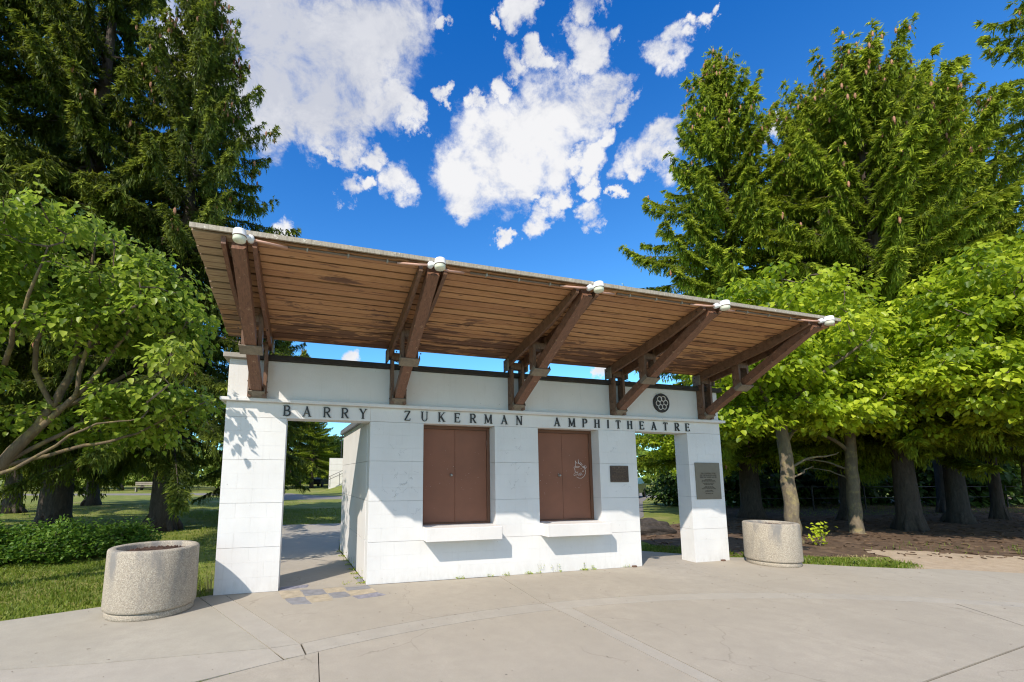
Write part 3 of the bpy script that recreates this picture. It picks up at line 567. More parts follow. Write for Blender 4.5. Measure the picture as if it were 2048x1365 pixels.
for ch, x in zip(TXT, XS):
    mb = glyph(ch); h = .150
    mb.v = [(x + vx * h * .98, vy, 2.436 + vz * h) for vx, vy, vz in mb.v]
    mb.build('letter', M_LETTER, gate_o)['label'] = 'black serif letter ' + ch
# round emblem with a six-looped knot
em = empty('emblem', parent=gate_o)
d_ = MB().lathe([(0, 0), (.178, 0), (.182, .004), (.182, .02), (.178, .024), (0, .024)], n=48); d_.v = [(7.47 + x, -.0 - z, 2.955 + y) for x, y, z in d_.v]; d_.f = [f[::-1] for f in d_.f]
d_.build('disc', M_BLACK, em)
for k in range(6):
    a0 = k * math.pi / 3 + .10; cx, cz = 7.47 + .088 * math.cos(a0), 2.955 + .088 * math.sin(a0); pts = []
    for i in range(25):
        t = a0 + i / 24 * 2 * math.pi
        pts.append((cx + .047 * math.cos(t), -.0262 + .003 * math.sin(t - a0), cz + .047 * math.sin(t)))
    MB().tube(pts, .0085, 6, False).build('knot_ring', M_WHITEP, em)
# plaques
def wordbars(mb, x0, x1, z, h, y, seed):
    rr = random.Random(seed); x = x0
    while x < x1:
        wl = rr.randint(3, 9)
        for i in range(wl):
            if x > x1: break
            hh = h; w = h * .55
            mb.box(x, x + w * .28, y, y + .004, z, z + hh)
            if rr.random() < .6: mb.box(x + w * .28, x + w * .8, y, y + .004, z + hh * rr.choice([0, .4, .8]), z + hh * rr.choice([.2, .6, 1.0]) + .0004)
            x += w
        x += h * .6
p1 = empty('plaque', parent=gate_o); p1['label'] = 'small dark bronze plaque beside the right shutter'
MB().cbox(6.262, 6.648, -.018, 0, 1.472, 1.765, .006).build('plate', M_BRONZE, p1)
mb = MB(); mb.box(6.27, 6.64, -.0195, -.017, 1.482, 1.487).box(6.27, 6.64, -.0195, -.017, 1.751, 1.756)
for i, (hw, z, h) in enumerate([(.155,1.715,.022),(.15,1.685,.014),(.13,1.66,.014),(.08,1.637,.013),(.12,1.612,.011),(.16,1.59,.011),(.16,1.568,.011),(.15,1.546,.011),(.155,1.524,.011),(.14,1.502,.011)]): wordbars(mb, 6.455 - hw, 6.455 + hw, z, h, -.0205, i)
mb.build('raised_text', M_BRONZE2, p1)['kind'] = 'stuff'
p2 = empty('plaque', parent=gate_o); p2['label'] = 'tall taupe plaque on the right pillar'
MB().cbox(8.165, 8.755, -.02, 0, 1.148, 1.84, .005).build('plate', M_TAUPE, p2)
def text(body, x, z, size, parent, m_, y=-.0215):
    c = bpy.data.curves.new('line', 'FONT'); c.body = body; c.size = size; c.align_x = 'CENTER'; c.extrude = .001
    o = bpy.data.objects.new('tmp', c); COL.objects.link(o); bpy.context.view_layer.update()
    me = bpy.data.meshes.new_from_object(o.evaluated_get(bpy.context.evaluated_depsgraph_get())); bpy.data.objects.remove(o)
    me.transform(Matrix.Rotation(R(90), 4, 'X')); me.transform(Matrix.Translation((x, y, z))); me.materials.clear(); me.materials.append(m_)
    q = bpy.data.objects.new('text_line', me); COL.objects.link(q); q.parent = parent; return q
text('THE CONSTRUCTION', 8.46, 1.625, .036, p2, M_TAUPE2); text('OF THE PAVILLION AND', 8.46, 1.588, .036, p2, M_TAUPE2)
mb = MB()
for i, (hw, z, h) in enumerate([(.20,1.552,.022),(.09,1.515,.012),(.16,1.492,.012),(.17,1.469,.012),(.14,1.442,.012),(.11,1.419,.012),(.10,1.385,.012),(.13,1.362,.012),(.17,1.339,.012),(.09,1.305,.012),(.10,1.282,.012),(.09,1.248,.012)]): wordbars(mb, 8.46 - hw, 8.46 + hw, z, h, -.0225, 50 + i)
mb.build('raised_text', M_TAUPE2, p2)['kind'] = 'stuff'

# ------------------------------------------------------------------ canopy roof
YF, ZF, YB, ZB, XL, XR = -2.20, 3.950, -.02, 3.545, -.03, 8.905      # underside of the boards
sl_ = (ZF - ZB) / (YF - YB)
def zu(y): return ZB + (y - YB) * sl_
roof = empty('roof', parent=gate_o)
NB = 18; bw = (YB - YF) / NB
BX = [.40, 2.413, 4.426, 6.439, 8.452]
for i in range(NB):
    ya = YF + i * bw; yb = ya + bw
    cuts = [XL + random.uniform(-.006, .006)]
    for bx in BX[1:-1]:
        if random.random() < .45: cuts.append(bx + random.uniform(-.03, .03))
    if len(cuts) == 1: cuts.append(BX[random.choice([1, 2, 3])])
    cuts.append(XR)
    for a, b in zip(cuts[:-1], cuts[1:]):
        g = random.uniform(.009, .014) * (2.0 if i == 5 and 2.4 < a < 4.5 else 1); dz = random.uniform(-.005, .005); th = .036
        vs = []
        for x in (a + .001, b - .001):
            for y, z in ((ya + g, zu(ya + g) + dz), (yb - g * .3, zu(yb) + dz), (yb - g * .3, zu(yb) + dz + th), (ya + g, zu(ya) + dz + th)): vs.append((x, y, z))
        MB().add(vs, [(0,1,2,3),(7,6,5,4),(0,4,5,1),(1,5,6,2),(2,6,7,3),(3,7,4,0)]).build('roof_board', M_BOARD, roof)
M_FELT = m_plain('roofing_felt', (.16, .15, .14), .9)
def slope_box(x0, x1, y0, y1, dz0, dz1, name, m_, par):
    vs = []
    for x in (x0, x1):
        for y, dz in ((y0, dz0), (y1, dz0), (y1, dz1), (y0, dz1)): vs.append((x, y, zu(y) + dz))
    return MB().add(vs, [(0,1,2,3),(7,6,5,4),(0,4,5,1),(1,5,6,2),(2,6,7,3),(3,7,4,0)]).build(name, m_, par)
slope_box(XL - .004, XR + .004, YF - .012, YB + .01, .042, .056, 'roofing', M_FELT, roof)
x = XL - .008
while x < XR:                                                     # weathered edging along the high front edge
    x2 = min(x + random.uniform(1.9, 2.9), XR + .008)
    slope_box(x, x2 - .003, YF - .030, YF - .0135, .004 + random.uniform(-.003, .003), .050, 'edge_strip', M_FASCIA, roof); x = x2
# five timber brackets: posts on the wall, paired rafters, a brace between them
def bracket(x0):
    b = empty('bracket', (x0, 0, 0), gate_o)
    PW = .045
    for s in (-1, 1):
        xc = s * .098
        mb = MB().box(xc - PW / 2, xc + PW / 2, -.145, -.004, 2.672, 3.53); mb.build('post', M_TIMBER, b)
        ra = MB(); xr = s * .130 * 1.0
        xr = s * (.098 + PW + .001)
        p = [(-.002, zu(-.002) - .003), (-.002, zu(-.002) - .16), (-1.55, zu(-1.55) - .16), (YF + .03, zu(YF + .03) - .085), (YF + .03, zu(YF + .03) - .003)]
        n_ = len(p); vs = [(xr - PW / 2, y, z) for y, z in p] + [(xr + PW / 2, y, z) for y, z in p]
        ra.add(vs, [tuple(range(n_)), tuple(range(2 * n_ - 1, n_ - 1, -1))] + [(i, n_ + i, n_ + (i + 1) % n_, (i + 1) % n_) for i in range(n_)]); ra.build('rafter', M_TIMBER2 if x0 < 3 else M_TIMBER, b)
        MB().box(xc - PW / 2, xc + PW / 2, -.93, -.80, 3.185, zu(-.8) - .004).build('strut', M_TIMBER, b)
        MB().cbox(xr + s * (PW / 2 + .001), xr + s * (PW / 2 + .024), -.16, -.0, 3.33, 3.52, .003).build('scab_plate', M_STRAP, b)
        for y, z in ((-.05, 2.76), (-.1, 2.90), (-.86, 3.28), (-.86, 3.42), (-.06, 3.40), (-.06, 3.47), (-2.06, zu(-2.06) - .05)):
            xb_ = xc if z < 3.3 and y > -.5 else xr
            MB().tube([(xb_ + s * PW / 2 * .9, y, z), (xb_ + s * (PW / 2 + (.032 if y == -.06 else .012)), y, z)], .011, 6).build('bolt', M_BOLT, b)
    # brace
    y0, z0, y1, z1 = -.03, 2.735, YF + .045, zu(YF) - .075
    MB().beam((0, y0, z0), (0, y1, z1), .134, .130).build('brace', M_TIMBER2, b)
    # steel shoes under the brace at its foot and at the strut
    d = Vector((0, y1 - y0, z1 - z0)).normalized(); nrm_ = Vector((0, d.z, -d.y)); nrm_ = nrm_ if nrm_.z < 0 else -nrm_
    for yy, ln, ww in ((-.10, .15, .205), (-.885, .16, .262)):
        c = Vector((0, yy, z0 + (yy - y0) * (z1 - z0) / (y1 - y0))) + nrm_ * .0735
        sh_ = MB().beam(c - d * ln / 2, c + d * ln / 2, ww, .010)
        for s in (-1, 1):
            sh_.beam(c - d * ln / 2 + Vector((s * (ww / 2 + .001), 0, 0)) - nrm_ * .03, c + d * ln / 2 + Vector((s * (ww / 2 + .001), 0, 0)) - nrm_ * .03, .008, .070)
        sh_.build('shoe', M_STRAP, b)
    MB().box(-.073, .073, -.93, -.80, zu(-.8) - .20, zu(-.8) - .10).build('spacer', M_TIMBER, b)
    MB().box(-.073, .073, -.13, -.02, 3.36, 3.47).build('spacer', M_TIMBER, b)
    MB().tube([(-.15, -.16, 3.37), (.02, -.62, 3.13), (.13, -.82, 3.17)], .005, 5).build('cable', M_STEELD, b)
    return b
b0 = bracket(BX[0])
def copy_tree(o, loc, parent):
    c = o.copy(); COL.objects.link(c); c.parent = parent; c.location = loc
    for ch in list(o.children):
        d = ch.copy(); COL.objects.link(d); d.parent = c
        for g in list(ch.children):
            e = g.copy(); COL.objects.link(e); e.parent = d
    return c
b1 = bracket(BX[2])
for x in (BX[1], BX[3], BX[4]): copy_tree(b1, (x, 0, 0), gate_o)
# lamps at the bracket tips
def lamp(x0, dx, first=False):
    l = empty('lamp', (x0, 0, 0), gate_o)
    z = zu(YF) - .005; yc = YF - .105 if not first else YF - .09
    prof = [(0, .066), (.048, .066), (.057, .060), (.061, .048), (.062, .004), (.065, .003), (.065, -.004), (.062, -.005), (.062, -.012)]
    hs = MB().lathe(prof, (dx, yc, z - .045), 28); hs.build('housing', M_LAMP, l, True)
    MB().lathe([(.0615, -.0125), (.061, -.042), (.054, -.056), (.038, -.063), (0, -.065)], (dx, yc, z - .045), 28).build('lens', M_LENS, l, True)
    MB().lathe([(.0625, -.0055), (.0655, -.006), (.0655, -.0115), (.0625, -.012)], (dx, yc, z - .045), 28).build('gasket', M_COND, l, True)
    jx = dx + (.095 if first else -.095); 
    MB().tube([(jx, YF - .075, z - .04), (jx, YF - .028, z - .04)], .036, 12).build('junction_box', M_LAMP, l, True)
    MB().tube([(jx, YF - .06, z - .04), (dx, yc, z - .045)], .022, 10).build('arm', M_LAMP, l, True)
    cd = []
    if first: cd = [[(jx + .02, YF - .05, z - .045), (jx + .16, YF - .035, z - .05), (jx + .34, YF + .03, z - .035)]]
    else: cd = [[(jx - .02, YF - .05, z - .045), (jx - .14, YF - .035, z - .05), (jx - .36, YF + .03, z - .03)], [(jx + .12, YF - .04, z - .06), (jx + .24, YF - .01, z - .06), (jx + .42, YF + .03, z - .035)]]
    for c in cd: MB().tube(c, .013, 8).build('conduit', M_PINK, l, True)
    return l
lamp(BX[0], .02, True); l2 = lamp(BX[1], .04)
for x in BX[2:]: copy_tree(l2, (x + (.03 if x > 3 else 0), 0, 0), gate_o)
for a, b in zip(BX[:-1], BX[1:]):
    MB().tube([(a + .45, YF + .045, zu(YF + .045) - .016), (b - .30, YF + .045, zu(YF + .045) - .016)], .012, 8).build('conduit_run', M_COND, gate_o, True)
    for k in range(3):
        x = a + .65 + k * .42; MB().box(x - .009, x + .009, YF + .028, YF + .062, zu(YF + .045) - .034, zu(YF + .045) - .001).build('conduit_clip', M_FASCIA, gate_o)

# ------------------------------------------------------------------ planters
def planter(name, c, r, label):
    p = empty(name, (c[0], c[1], 0)); tag(p, label, 'planter', 'round concrete planters')
    MB().lathe([(0, .0), (r - .03, .0), (r - .022, .01), (r - .022, .062), (r - .03, .07), (r - .05, .074)], n=72).build('foot', M_AGG, p, True)
    MB().lathe([(r - .05, .074), (r - .014, .076), (r - .002, .086), (r + .001, .11), (r, .40), (r - .002, .715), (r - .008, .732), (r - .022, .741), (r - .075, .741), (r - .088, .735), (r - .094, .72), (r - .10, .60)], n=72).build('body', M_AGG, p, True)
    s = MB(); n = 40; rr_ = r - .098; vs = [(0, 0, .71)]; fs = []
    for j in range(1, 9):
        for k in range(n):
            t = 2 * math.pi * k / n; q = rr_ * j / 8
            vs.append((q * math.cos(t), q * math.sin(t), .672 + .04 * (1 - j / 8) + random.uniform(-.008, .010)))
    fs = [(0, 1 + k, 1 + (k + 1) % n) for k in range(n)]
    for j in range(7):
        for k in range(n): a = 1 + j * n; fs.append((a + k, a + n + k, a + n + (k + 1) % n, a + (k + 1) % n))
    s.add(vs, fs).build('soil', M_SOIL, p)
    cl = MB()
    for i in range(130):
        a = random.uniform(0, 6.28); q = rr_ * math.sqrt(random.random()) * .95; rs = random.uniform(.006, .018); x, y = q * math.cos(a), q * math.sin(a); z = .680 + .04 * (1 - q / rr_)
        cl.add([(x + rs, y, z), (x, y + rs, z), (x - rs, y, z), (x, y - rs, z), (x, y, z + rs), (x, y, z - rs)], [(0,1,4),(1,2,4),(2,3,4),(3,0,4),(1,0,5),(2,1,5),(3,2,5),(0,3,5)])
    cl.build('mulch_lumps', M_SOIL, p)['kind'] = 'stuff'
    return p
planter('concrete_planter', (-.575, -.50), .467, 'large round aggregate concrete planter with bare soil, left of the gatehouse at the grass edge')
planter('concrete_planter', (9.36, -.46), .440, 'round aggregate concrete planter standing right of the gatehouse, in front of the slim tree')

# ------------------------------------------------------------------ foliage builders
LEAF_F = [(0, 1, 2, 3), (0, 3, 4, 5)]
def leaves(P, D, Nn, ln, wd):
    """P base points, D direction, Nn normal; six-vertex folded heart-shaped leaf"""
    D = nrm(D); S = nrm(np.cross(D, Nn)); U = np.cross(S, D); ln = ln[:, None]; wd = wd[:, None]
    f = .10 * ln
    return np.stack([P, P + D * ln * .22 - S * wd * .46 + U * f, P + D * ln * .62 - S * wd * .38 + U * f * .7, P + D * ln - U * ln * .12,
                     P + D * ln * .62 + S * wd * .38 + U * f * .7, P + D * ln * .22 + S * wd * .46 + U * f], axis=1)
def tufts(P, D, ln, wd, g):
    D = nrm(D); rad_ = nrm(P * [1, 1, 0] + 1e-3); a = nrm(np.cross(D, rad_ * .55 + np.array([0, 0, .6]) + g.normal(0, .55, D.shape))); ln = ln[:, None]; wd = wd[:, None]
    return np.stack([P + a * wd * .5 + D * ln * .1, P + D * ln, P - a * wd * .5], axis=1)

def spruce_data(seed, H, Rd, z0, step=.42, per=5, lat=.12, top=1.0, droop=1.0, sz=1.0, profp=.8, gaps=.0):
    g = np.random.default_rng(seed); P = []; D = []; TI = []; LN = []; tr = MB(); cones = []
    wob = [g.normal(0, .10, 2) for _ in range(8)]
    pts = [(0, 0, -.1)] + [(wob[i][0] * i / 8, wob[i][1] * i / 8, H * (i + 1) / 8) for i in range(8)]
    r0 = .013 * H + .07; rad = [r0 * 1.55] + [max(r0 * (1 - (i + 1) / 8.2) ** .9, .015) for i in range(8)]
    pts.insert(1, (0, 0, .45)); rad.insert(1, r0 * 1.08)
    tr.tube(pts, rad, 12)
    for i in range(5):
        a = g.uniform(0, 6.28); tr.tube([(math.cos(a) * r0 * .7, math.sin(a) * r0 * .7, .45), (math.cos(a) * r0 * 1.5, math.sin(a) * r0 * 1.25, .08), (math.cos(a) * r0 * 1.75, math.sin(a) * r0 * 1.75, -.06)], [r0 * .35, r0 * .3, r0 * .12], 6)
    z = z0; ph = g.uniform(0, 6)
    while z < H - .15:
        for k in range(per):
            ph += 2.399963 + g.uniform(-.25, .25); zz = z + g.uniform(-.2, .2)
            q = min(max((zz - z0) / (H - z0), 0), 1)
            if g.random() < gaps: continue
            L = max(Rd * (1 - q) ** profp * g.uniform(.72, 1.12) * (.80 + .20 * min(q * 8, 1)), .28)
            out = np.array([math.cos(ph), math.sin(ph), 0.]); side = np.array([-math.sin(ph), math.cos(ph), 0.])
            e0 = (-.12 * droop + .75 * q ** 1.5 * top + g.uniform(-.12, .12)); sag = .34 * droop * (1 - .6 * q); up = .16 + .75 * q ** 3 * top
            bend = g.uniform(-.2, .2)
            def bp(s):
                s = np.asarray(s)[:, None]
                return out * L * s + side * (bend * L * s * s) + np.array([0, 0, 1.]) * (zz + L * (e0 * s - sag * s ** 2 + up * s ** 4))
            if L > .9:
                bps = bp([0, .3, .6, .85]); tr.tube(bps, [.02 + .011 * L, .016 + .006 * L, .012, .005], 4, False)
            nl = max(int(L / lat), 3); s = np.sort(g.uniform(.12 if q > .25 else .22, 1.0, nl * 2)); B = bp(s)
            sg = np.where(g.random(nl * 2) < .5, -1., 1.)
            ll = (.16 + .30 * min(L, 3.2) * .42 * (1.05 - s)) * g.uniform(.7, 1.3, nl * 2)
            down = g.uniform(.1, .9, nl * 2) * droop
            ld = nrm(sg[:, None] * side * .85 + out * .55 + np.array([0, 0, -1.]) * down[:, None])
            nt = 12
            for j in range(nt):
                fr = (j + .3) / nt; base = B + ld * (ll * fr)[:, None] + np.array([0, 0, -1.]) * (ll * fr * fr * .35 * droop)[:, None] + g.normal(0, .02, B.shape)
                d = nrm(ld + np.array([0, 0, -.35 * droop]) * fr + g.normal(0, .28, B.shape)); P.append(base); D.append(d)
                LN.append(np.full(len(B), 1.) * g.uniform(.8, 1.25, len(B))); TI.append(np.clip(.05 + .55 * fr * s ** 1.6 + .38 * (s > .75) * fr ** 2 + g.normal(0, .12, len(B)) + .1 * q, 0, 1))  # inner needles tinted dark as bough shade, tips pale as new growth
                if j > 0:
                    d2 = nrm(ld * .5 + np.cross(ld, [0, 0, 1.]) * g.choice([-1, 1]) * .8 + np.array([0, 0, -.5 * droop]) + g.normal(0, .3, B.shape)); P.append(base); D.append(d2); LN.append(np.full(len(B), .85)); TI.append(np.clip(.15 + .5 * fr * s + g.normal(0, .14, len(B)), 0, 1))
            # hanging curtains under the branch
            nh = int(nl * 1.8 * droop)
            if nh > 0:
                sh = g.uniform(.2, .95, nh); Bh = bp(sh) + g.normal(0, .05, (nh, 3))
                for j in range(6):
                    base = Bh + np.array([0, 0, -1.]) * (j * .085 + .02) + g.normal(0, .02, Bh.shape); P.append(base); D.append(nrm(np.array([0, 0, -1.]) + g.normal(0, .22, Bh.shape))); LN.append(np.full(nh, .95)); TI.append(np.clip(g.normal(.12 + .06 * j, .12, nh), 0, 1))
            # upright tip
            tp = bp([.97]); P.append(np.repeat(tp, 6, 0) + g.normal(0, .04, (6, 3))); D.append(nrm(out * .8 + np.array([0, 0, .35]) + g.normal(0, .45, (6, 3)))); LN.append(np.full(6, .9)); TI.append(np.clip(g.normal(.8, .12, 6), 0, 1))
            if g.random() < (.16 + 1.1 * max(q - .30, 0)):
                for c in range(g.integers(1, 5)): cones.append(bp([g.uniform(.75, .98)])[0] + g.normal(0, .09, 3) + np.array([0, 0, -.12]))
        z += step * (1.15 - .55 * (z - z0) / (H - z0))
    P.append(np.array([[0, 0, H - .1 + .0 * i] for i in range(14)]) + g.normal(0, .04, (14, 3))); D.append(nrm(np.array([0, 0, 1.]) + g.normal(0, .6, (14, 3)))); LN.append(np.full(14, 1.)); TI.append(np.full(14, .5))
    P = np.concatenate(P); D = np.concatenate(D); LN = np.concatenate(LN); TI = np.concatenate(TI)
    V = tufts(P, D, LN * .122 * sz, np.full(len(P), .037 * sz), g); print('tufts', len(P))
    cm = MB()
    for c in cones:
        x, y, zc = c; r_ = .034; cm.tube([(x, y, zc + .09), (x, y, zc + .04), (x, y, zc - .06), (x, y, zc - .12)], [.008, r_, r_ * .95, .006], 6)
    return tr, V, TI, cm
def make_spruce(name, data, loc, label, m_, rz=0, sc=1.0, group='tall spruces'):
    t = empty(name, loc); t.rotation_euler.z = rz; t.scale = (sc, sc, sc); tag(t, label, 'tree', group)
    tr, V, TI, cm = data
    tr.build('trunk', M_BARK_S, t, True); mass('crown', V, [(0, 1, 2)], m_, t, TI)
    if cm.v: 
        c = cm.build('cones', M_CONE, t); c['kind'] = 'stuff'
    return t
def copy_thing(o, loc, label, rz=0, sc=(1, 1, 1), m_=None, group=None):
    c = o.copy(); COL.objects.link(c); c.location = loc; c.rotation_euler.z = rz; c.scale = sc if hasattr(sc, '__len__') else (sc, sc, sc); c['label'] = label
    if group: c['group'] = group
    for ch in list(o.children):
        d = ch.copy(); COL.objects.link(d); d.parent = c
        if m_ and ch.name.startswith('crown'):
            d.material_slots[0].link = 'OBJECT'; d.material_slots[0].material = m_
    return c

def broadleaf(name, loc, label, cat, stems, blobs, nspray, nleaf, lsize, mats, seed, flat=.25, rs=.38, group=None, inner=.35, twigr=.012, droop=.55, up=.0):
    """stems: polylines (pts, radii); blobs: (center, radii, share) of sprays of leaves"""
    g = np.random.default_rng(seed); t = empty(name, loc); tag(t, label, cat, group)
    tr = MB(); nodes = []
    for pts, rad, n_ in stems:
        # smooth polyline
        P = [Vector(p) for p in pts]; Q = []; RR = []
        for i in range(len(P) - 1):
            p0 = P[max(i - 1, 0)]; p1 = P[i]; p2 = P[i + 1]; p3 = P[min(i + 2, len(P) - 1)]
            for s in (0, .25, .5, .75):
                a = .5 * ((2 * p1) + (-p0 + p2) * s + (2 * p0 - 5 * p1 + 4 * p2 - p3) * s * s + (-p0 + 3 * p1 - 3 * p2 + p3) * s ** 3)
                Q.append(a + Vector(g.normal(0, .014, 3))); RR.append(rad[i] + (rad[i + 1] - rad[i]) * s)
        Q.append(P[-1]); RR.append(rad[-1]); tr.tube(Q, RR, n_); nodes += [(q, r) for q, r in zip(Q, RR)][2:]
    nodesA = np.array([q[:] for q, _ in nodes])
    C = []; tot = sum(b[2] for b in blobs)
    for c, r, w in blobs:
        n_ = int(nspray * w / tot); d = nrm(g.normal(size=(n_, 3))); rad = (g.uniform(inner, 1, n_) ** .6)[:, None]
        C.append(np.array(c) + d * rad * np.array(r))
    C = np.concatenate(C); br = MB()
    order = np.argsort([np.min(np.linalg.norm(nodesA - c, axis=1)) for c in C]); A = nodesA.copy()
    for i in order:
        c = C[i]; dd = np.linalg.norm(A - c, axis=1) + .5 * np.maximum(A[:, 2] - c[2], 0); j = int(np.argmin(dd)); p = A[j]
        L = np.linalg.norm(c - p); 
        if L < .05: continue
        mid = (p + c) / 2 + g.normal(0, .06 * L, 3) + np.array([0, 0, -.06 * L]); mid2 = p * .25 + c * .75 + g.normal(0, .05 * L, 3)
        br.tube([p, mid, mid2, c], [twigr * (1 + L * .5), twigr * .8, twigr * .55, twigr * .3], 4, False)
        A = np.vstack([A, mid, mid2])
    n = nleaf; k = len(C); a = g.uniform(0, 6.283, (k, n)); q = np.sqrt(g.random((k, n))) * rs * g.uniform(.6, 1.3, (k, 1)); out = np.stack([np.cos(a), np.sin(a), np.zeros_like(a)], -1)
    Pn = C[:, None, :] + out * q[..., None] + np.stack([np.zeros_like(a), np.zeros_like(a), g.normal(0, flat * rs, (k, n)) - .35 * q ** 2 / rs], -1)
    D = out * .7 + np.array([0, 0, -droop]) + g.normal(0, .35, (k, n, 3)); Nn = out * (.35 + up) + np.array([0, 0, 1.]) + g.normal(0, .33, (k, n, 3))
    Pn = Pn.reshape(-1, 3); D = D.reshape(-1, 3); Nn = Nn.reshape(-1, 3); m_ = len(Pn)
    ti = np.clip(np.repeat(g.normal(.48, .22, k), n) + g.normal(0, .2, m_), 0, 1); ln = lsize * g.uniform(.7, 1.2, m_)
    tr.build('trunk', mats[0], t, True); br.build('branches', mats[1], t)['kind'] = 'stuff'
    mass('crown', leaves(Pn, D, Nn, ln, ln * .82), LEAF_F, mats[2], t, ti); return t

# ------------------------------------------------------------------ trees, left side
SP_A = spruce_data(11, 18.6, 5.0, 2.9, droop=1.15, sz=1.1, gaps=.05, step=.44, lat=.085)
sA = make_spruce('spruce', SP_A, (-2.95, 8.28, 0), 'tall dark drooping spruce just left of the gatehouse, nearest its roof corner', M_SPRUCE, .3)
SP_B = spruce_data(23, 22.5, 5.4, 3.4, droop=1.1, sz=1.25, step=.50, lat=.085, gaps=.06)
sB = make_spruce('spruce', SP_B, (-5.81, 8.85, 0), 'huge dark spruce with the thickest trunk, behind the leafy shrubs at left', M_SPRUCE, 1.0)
copy_thing(sB, (-10.9, 16.8, 0), 'slimmer spruce farther back at the left picture edge, trunk standing alone on the lawn', 2.1, .85)
copy_thing(sA, (-8.6, 8.2, 0), 'dark spruce filling the top left corner above the broadleaf tree', 2.6, 1.12)
copy_thing(sA, (-9.9, 21.5, 0), 'shadowed spruce well behind the two big left trunks', 4.1, .95)
copy_thing(sA, (-1.0, 14.0, 0), 'smaller spruce hidden behind the left pillar, boughs showing under the roof end', 5.0, .62)
stemsL = [([(-3.9, .9, -.1), (-3.5, 1.0, 1.1), (-3.0, 1.05, 1.75), (-2.55, 1.1, 2.45), (-2.35, 1.2, 3.3), (-2.3, 1.2, 4.3), (-2.2, 1.1, 5.4)], [.13, .105, .085, .062, .046, .03, .012], 10),
          ([(-3.5, 1.0, 1.1), (-3.15, .8, 1.95), (-3.0, .7, 2.9), (-3.2, .6, 3.9), (-3.6, .5, 5.0)], [.085, .065, .045, .03, .012], 8),
          ([(-2.75, 1.07, 2.1), (-2.2, 1.0, 2.75), (-1.75, .9, 3.4), (-1.35, .85, 4.2)], [.05, .040, .026, .010], 8),
          ([(-2.5, 1.1, 2.5), (-2.0, 1.4, 2.95), (-1.4, 1.5, 3.5), (-.9, 1.4, 4.1)], [.042, .032, .022, .008], 8),
          ([(-2.5, 1.1, 2.5), (-2.75, 1.0, 3.3), (-2.65, .9, 4.1), (-2.9, .8, 4.9)], [.042, .034, .022, .009], 8),
          ([(-2.2, 1.0, 2.75), (-2.05, .8, 3.4), (-1.8, .7, 4.1), (-1.75, .6, 4.9)], [.034, .026, .018, .007], 7),
          ([(-3.0, .7, 2.9), (-3.4, .8, 3.5), (-3.9, .7, 4.3), (-4.1, .6, 5.1)], [.036, .030, .02, .008], 7),
          ([(-2.35, 1.2, 3.3), (-1.95, 1.3, 3.9), (-1.7, 1.3, 4.7)], [.03, .022, .008], 7),
          ([(-3.1, 1.05, 1.65), (-2.3, 1.15, 1.95), (-1.6, 1.2, 2.15), (-1.0, 1.2, 2.5), (-.6, 1.1, 2.7)], [.032, .026, .02, .013, .006], 7),
          ([(-2.9, 1.05, 1.8), (-2.2, 1.3, 2.35), (-1.6, 1.35, 2.6), (-1.0, 1.3, 3.0), (-.7, 1.2, 3.4)], [.036, .028, .02, .012, .006], 7),
          ([(-1.6, 1.35, 2.6), (-1.1, 1.5, 2.65), (-.6, 1.5, 2.95)], [.016, .011, .005], 6),
          ([(-3.2, 1.0, 1.5), (-2.5, .7, 1.75), (-1.9, .6, 2.2), (-1.2, .6, 2.4)], [.03, .024, .016, .006], 7),
          ([(-2.95, .75, 3.1), (-2.6, .3, 3.7), (-2.3, .1, 4.6)], [.036, .026, .010], 7),
          ([(-3.5, 1.0, 1.2), (-4.1, .8, 2.3), (-4.6, .7, 3.6), (-4.9, .6, 4.8)], [.085, .065, .04, .014], 8)]
offL = (-3.9, .9, 0)
def sh_(st, o): return [([(p[0] - o[0], p[1] - o[1], p[2] - o[2]) for p in pts], rad, n_) for pts, rad, n_ in st]
def shb(bl, o): return [(tuple(c[i] - o[i] for i in range(3)), r, w) for c, r, w in bl]
broadleaf('broadleaf_tree', offL, 'spreading many-stemmed broadleaf tree with lichen-gold limbs at the left picture edge', 'tree', sh_(stemsL, offL),
          shb([((-2.5, 1.2, 4.75), (1.55, 1.5, .95), 10), ((-1.45, 1.0, 4.15), (.95, 1.1, .60), 5), ((-4.4, 1.0, 4.7), (1.6, 1.5, 1.1), 7), ((-1.25, 1.35, 2.75), (.85, .8, .32), 3.2), ((-2.2, 1.7, 2.45), (1.3, .8, .25), 2), ((-2.6, .8, 3.7), (1.3, 1.0, .30), 1.3), ((-4.4, 1.2, 3.2), (1.0, 1.0, .8), 2), ((-.60, -.46, 3.0), (.12, .10, .26), .32)], offL),
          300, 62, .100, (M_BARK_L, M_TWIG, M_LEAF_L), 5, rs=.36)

# ------------------------------------------------------------------ trees, right side
SP_C = spruce_data(31, 20.2, 6.9, 2.9, droop=.75, sz=1.35, step=.52, lat=.075, top=1.15, profp=.95, gaps=.03)
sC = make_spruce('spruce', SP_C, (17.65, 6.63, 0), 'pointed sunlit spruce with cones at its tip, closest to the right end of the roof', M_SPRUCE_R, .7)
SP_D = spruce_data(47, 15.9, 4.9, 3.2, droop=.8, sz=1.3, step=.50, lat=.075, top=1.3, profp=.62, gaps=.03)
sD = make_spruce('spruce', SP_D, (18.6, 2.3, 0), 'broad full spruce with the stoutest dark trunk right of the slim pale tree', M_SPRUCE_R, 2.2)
copy_thing(sD, (20.3, 4.9, 0), 'spruce between the pointed one and the broad one, left shoulder of the tall clump', 3.9, (.92, .92, 1.06))
copy_thing(sC, (23.0, 3.2, 0), 'spruce just right of the broad one, its leader among the highest of the clump', 1.9, (.80, .80, .90))
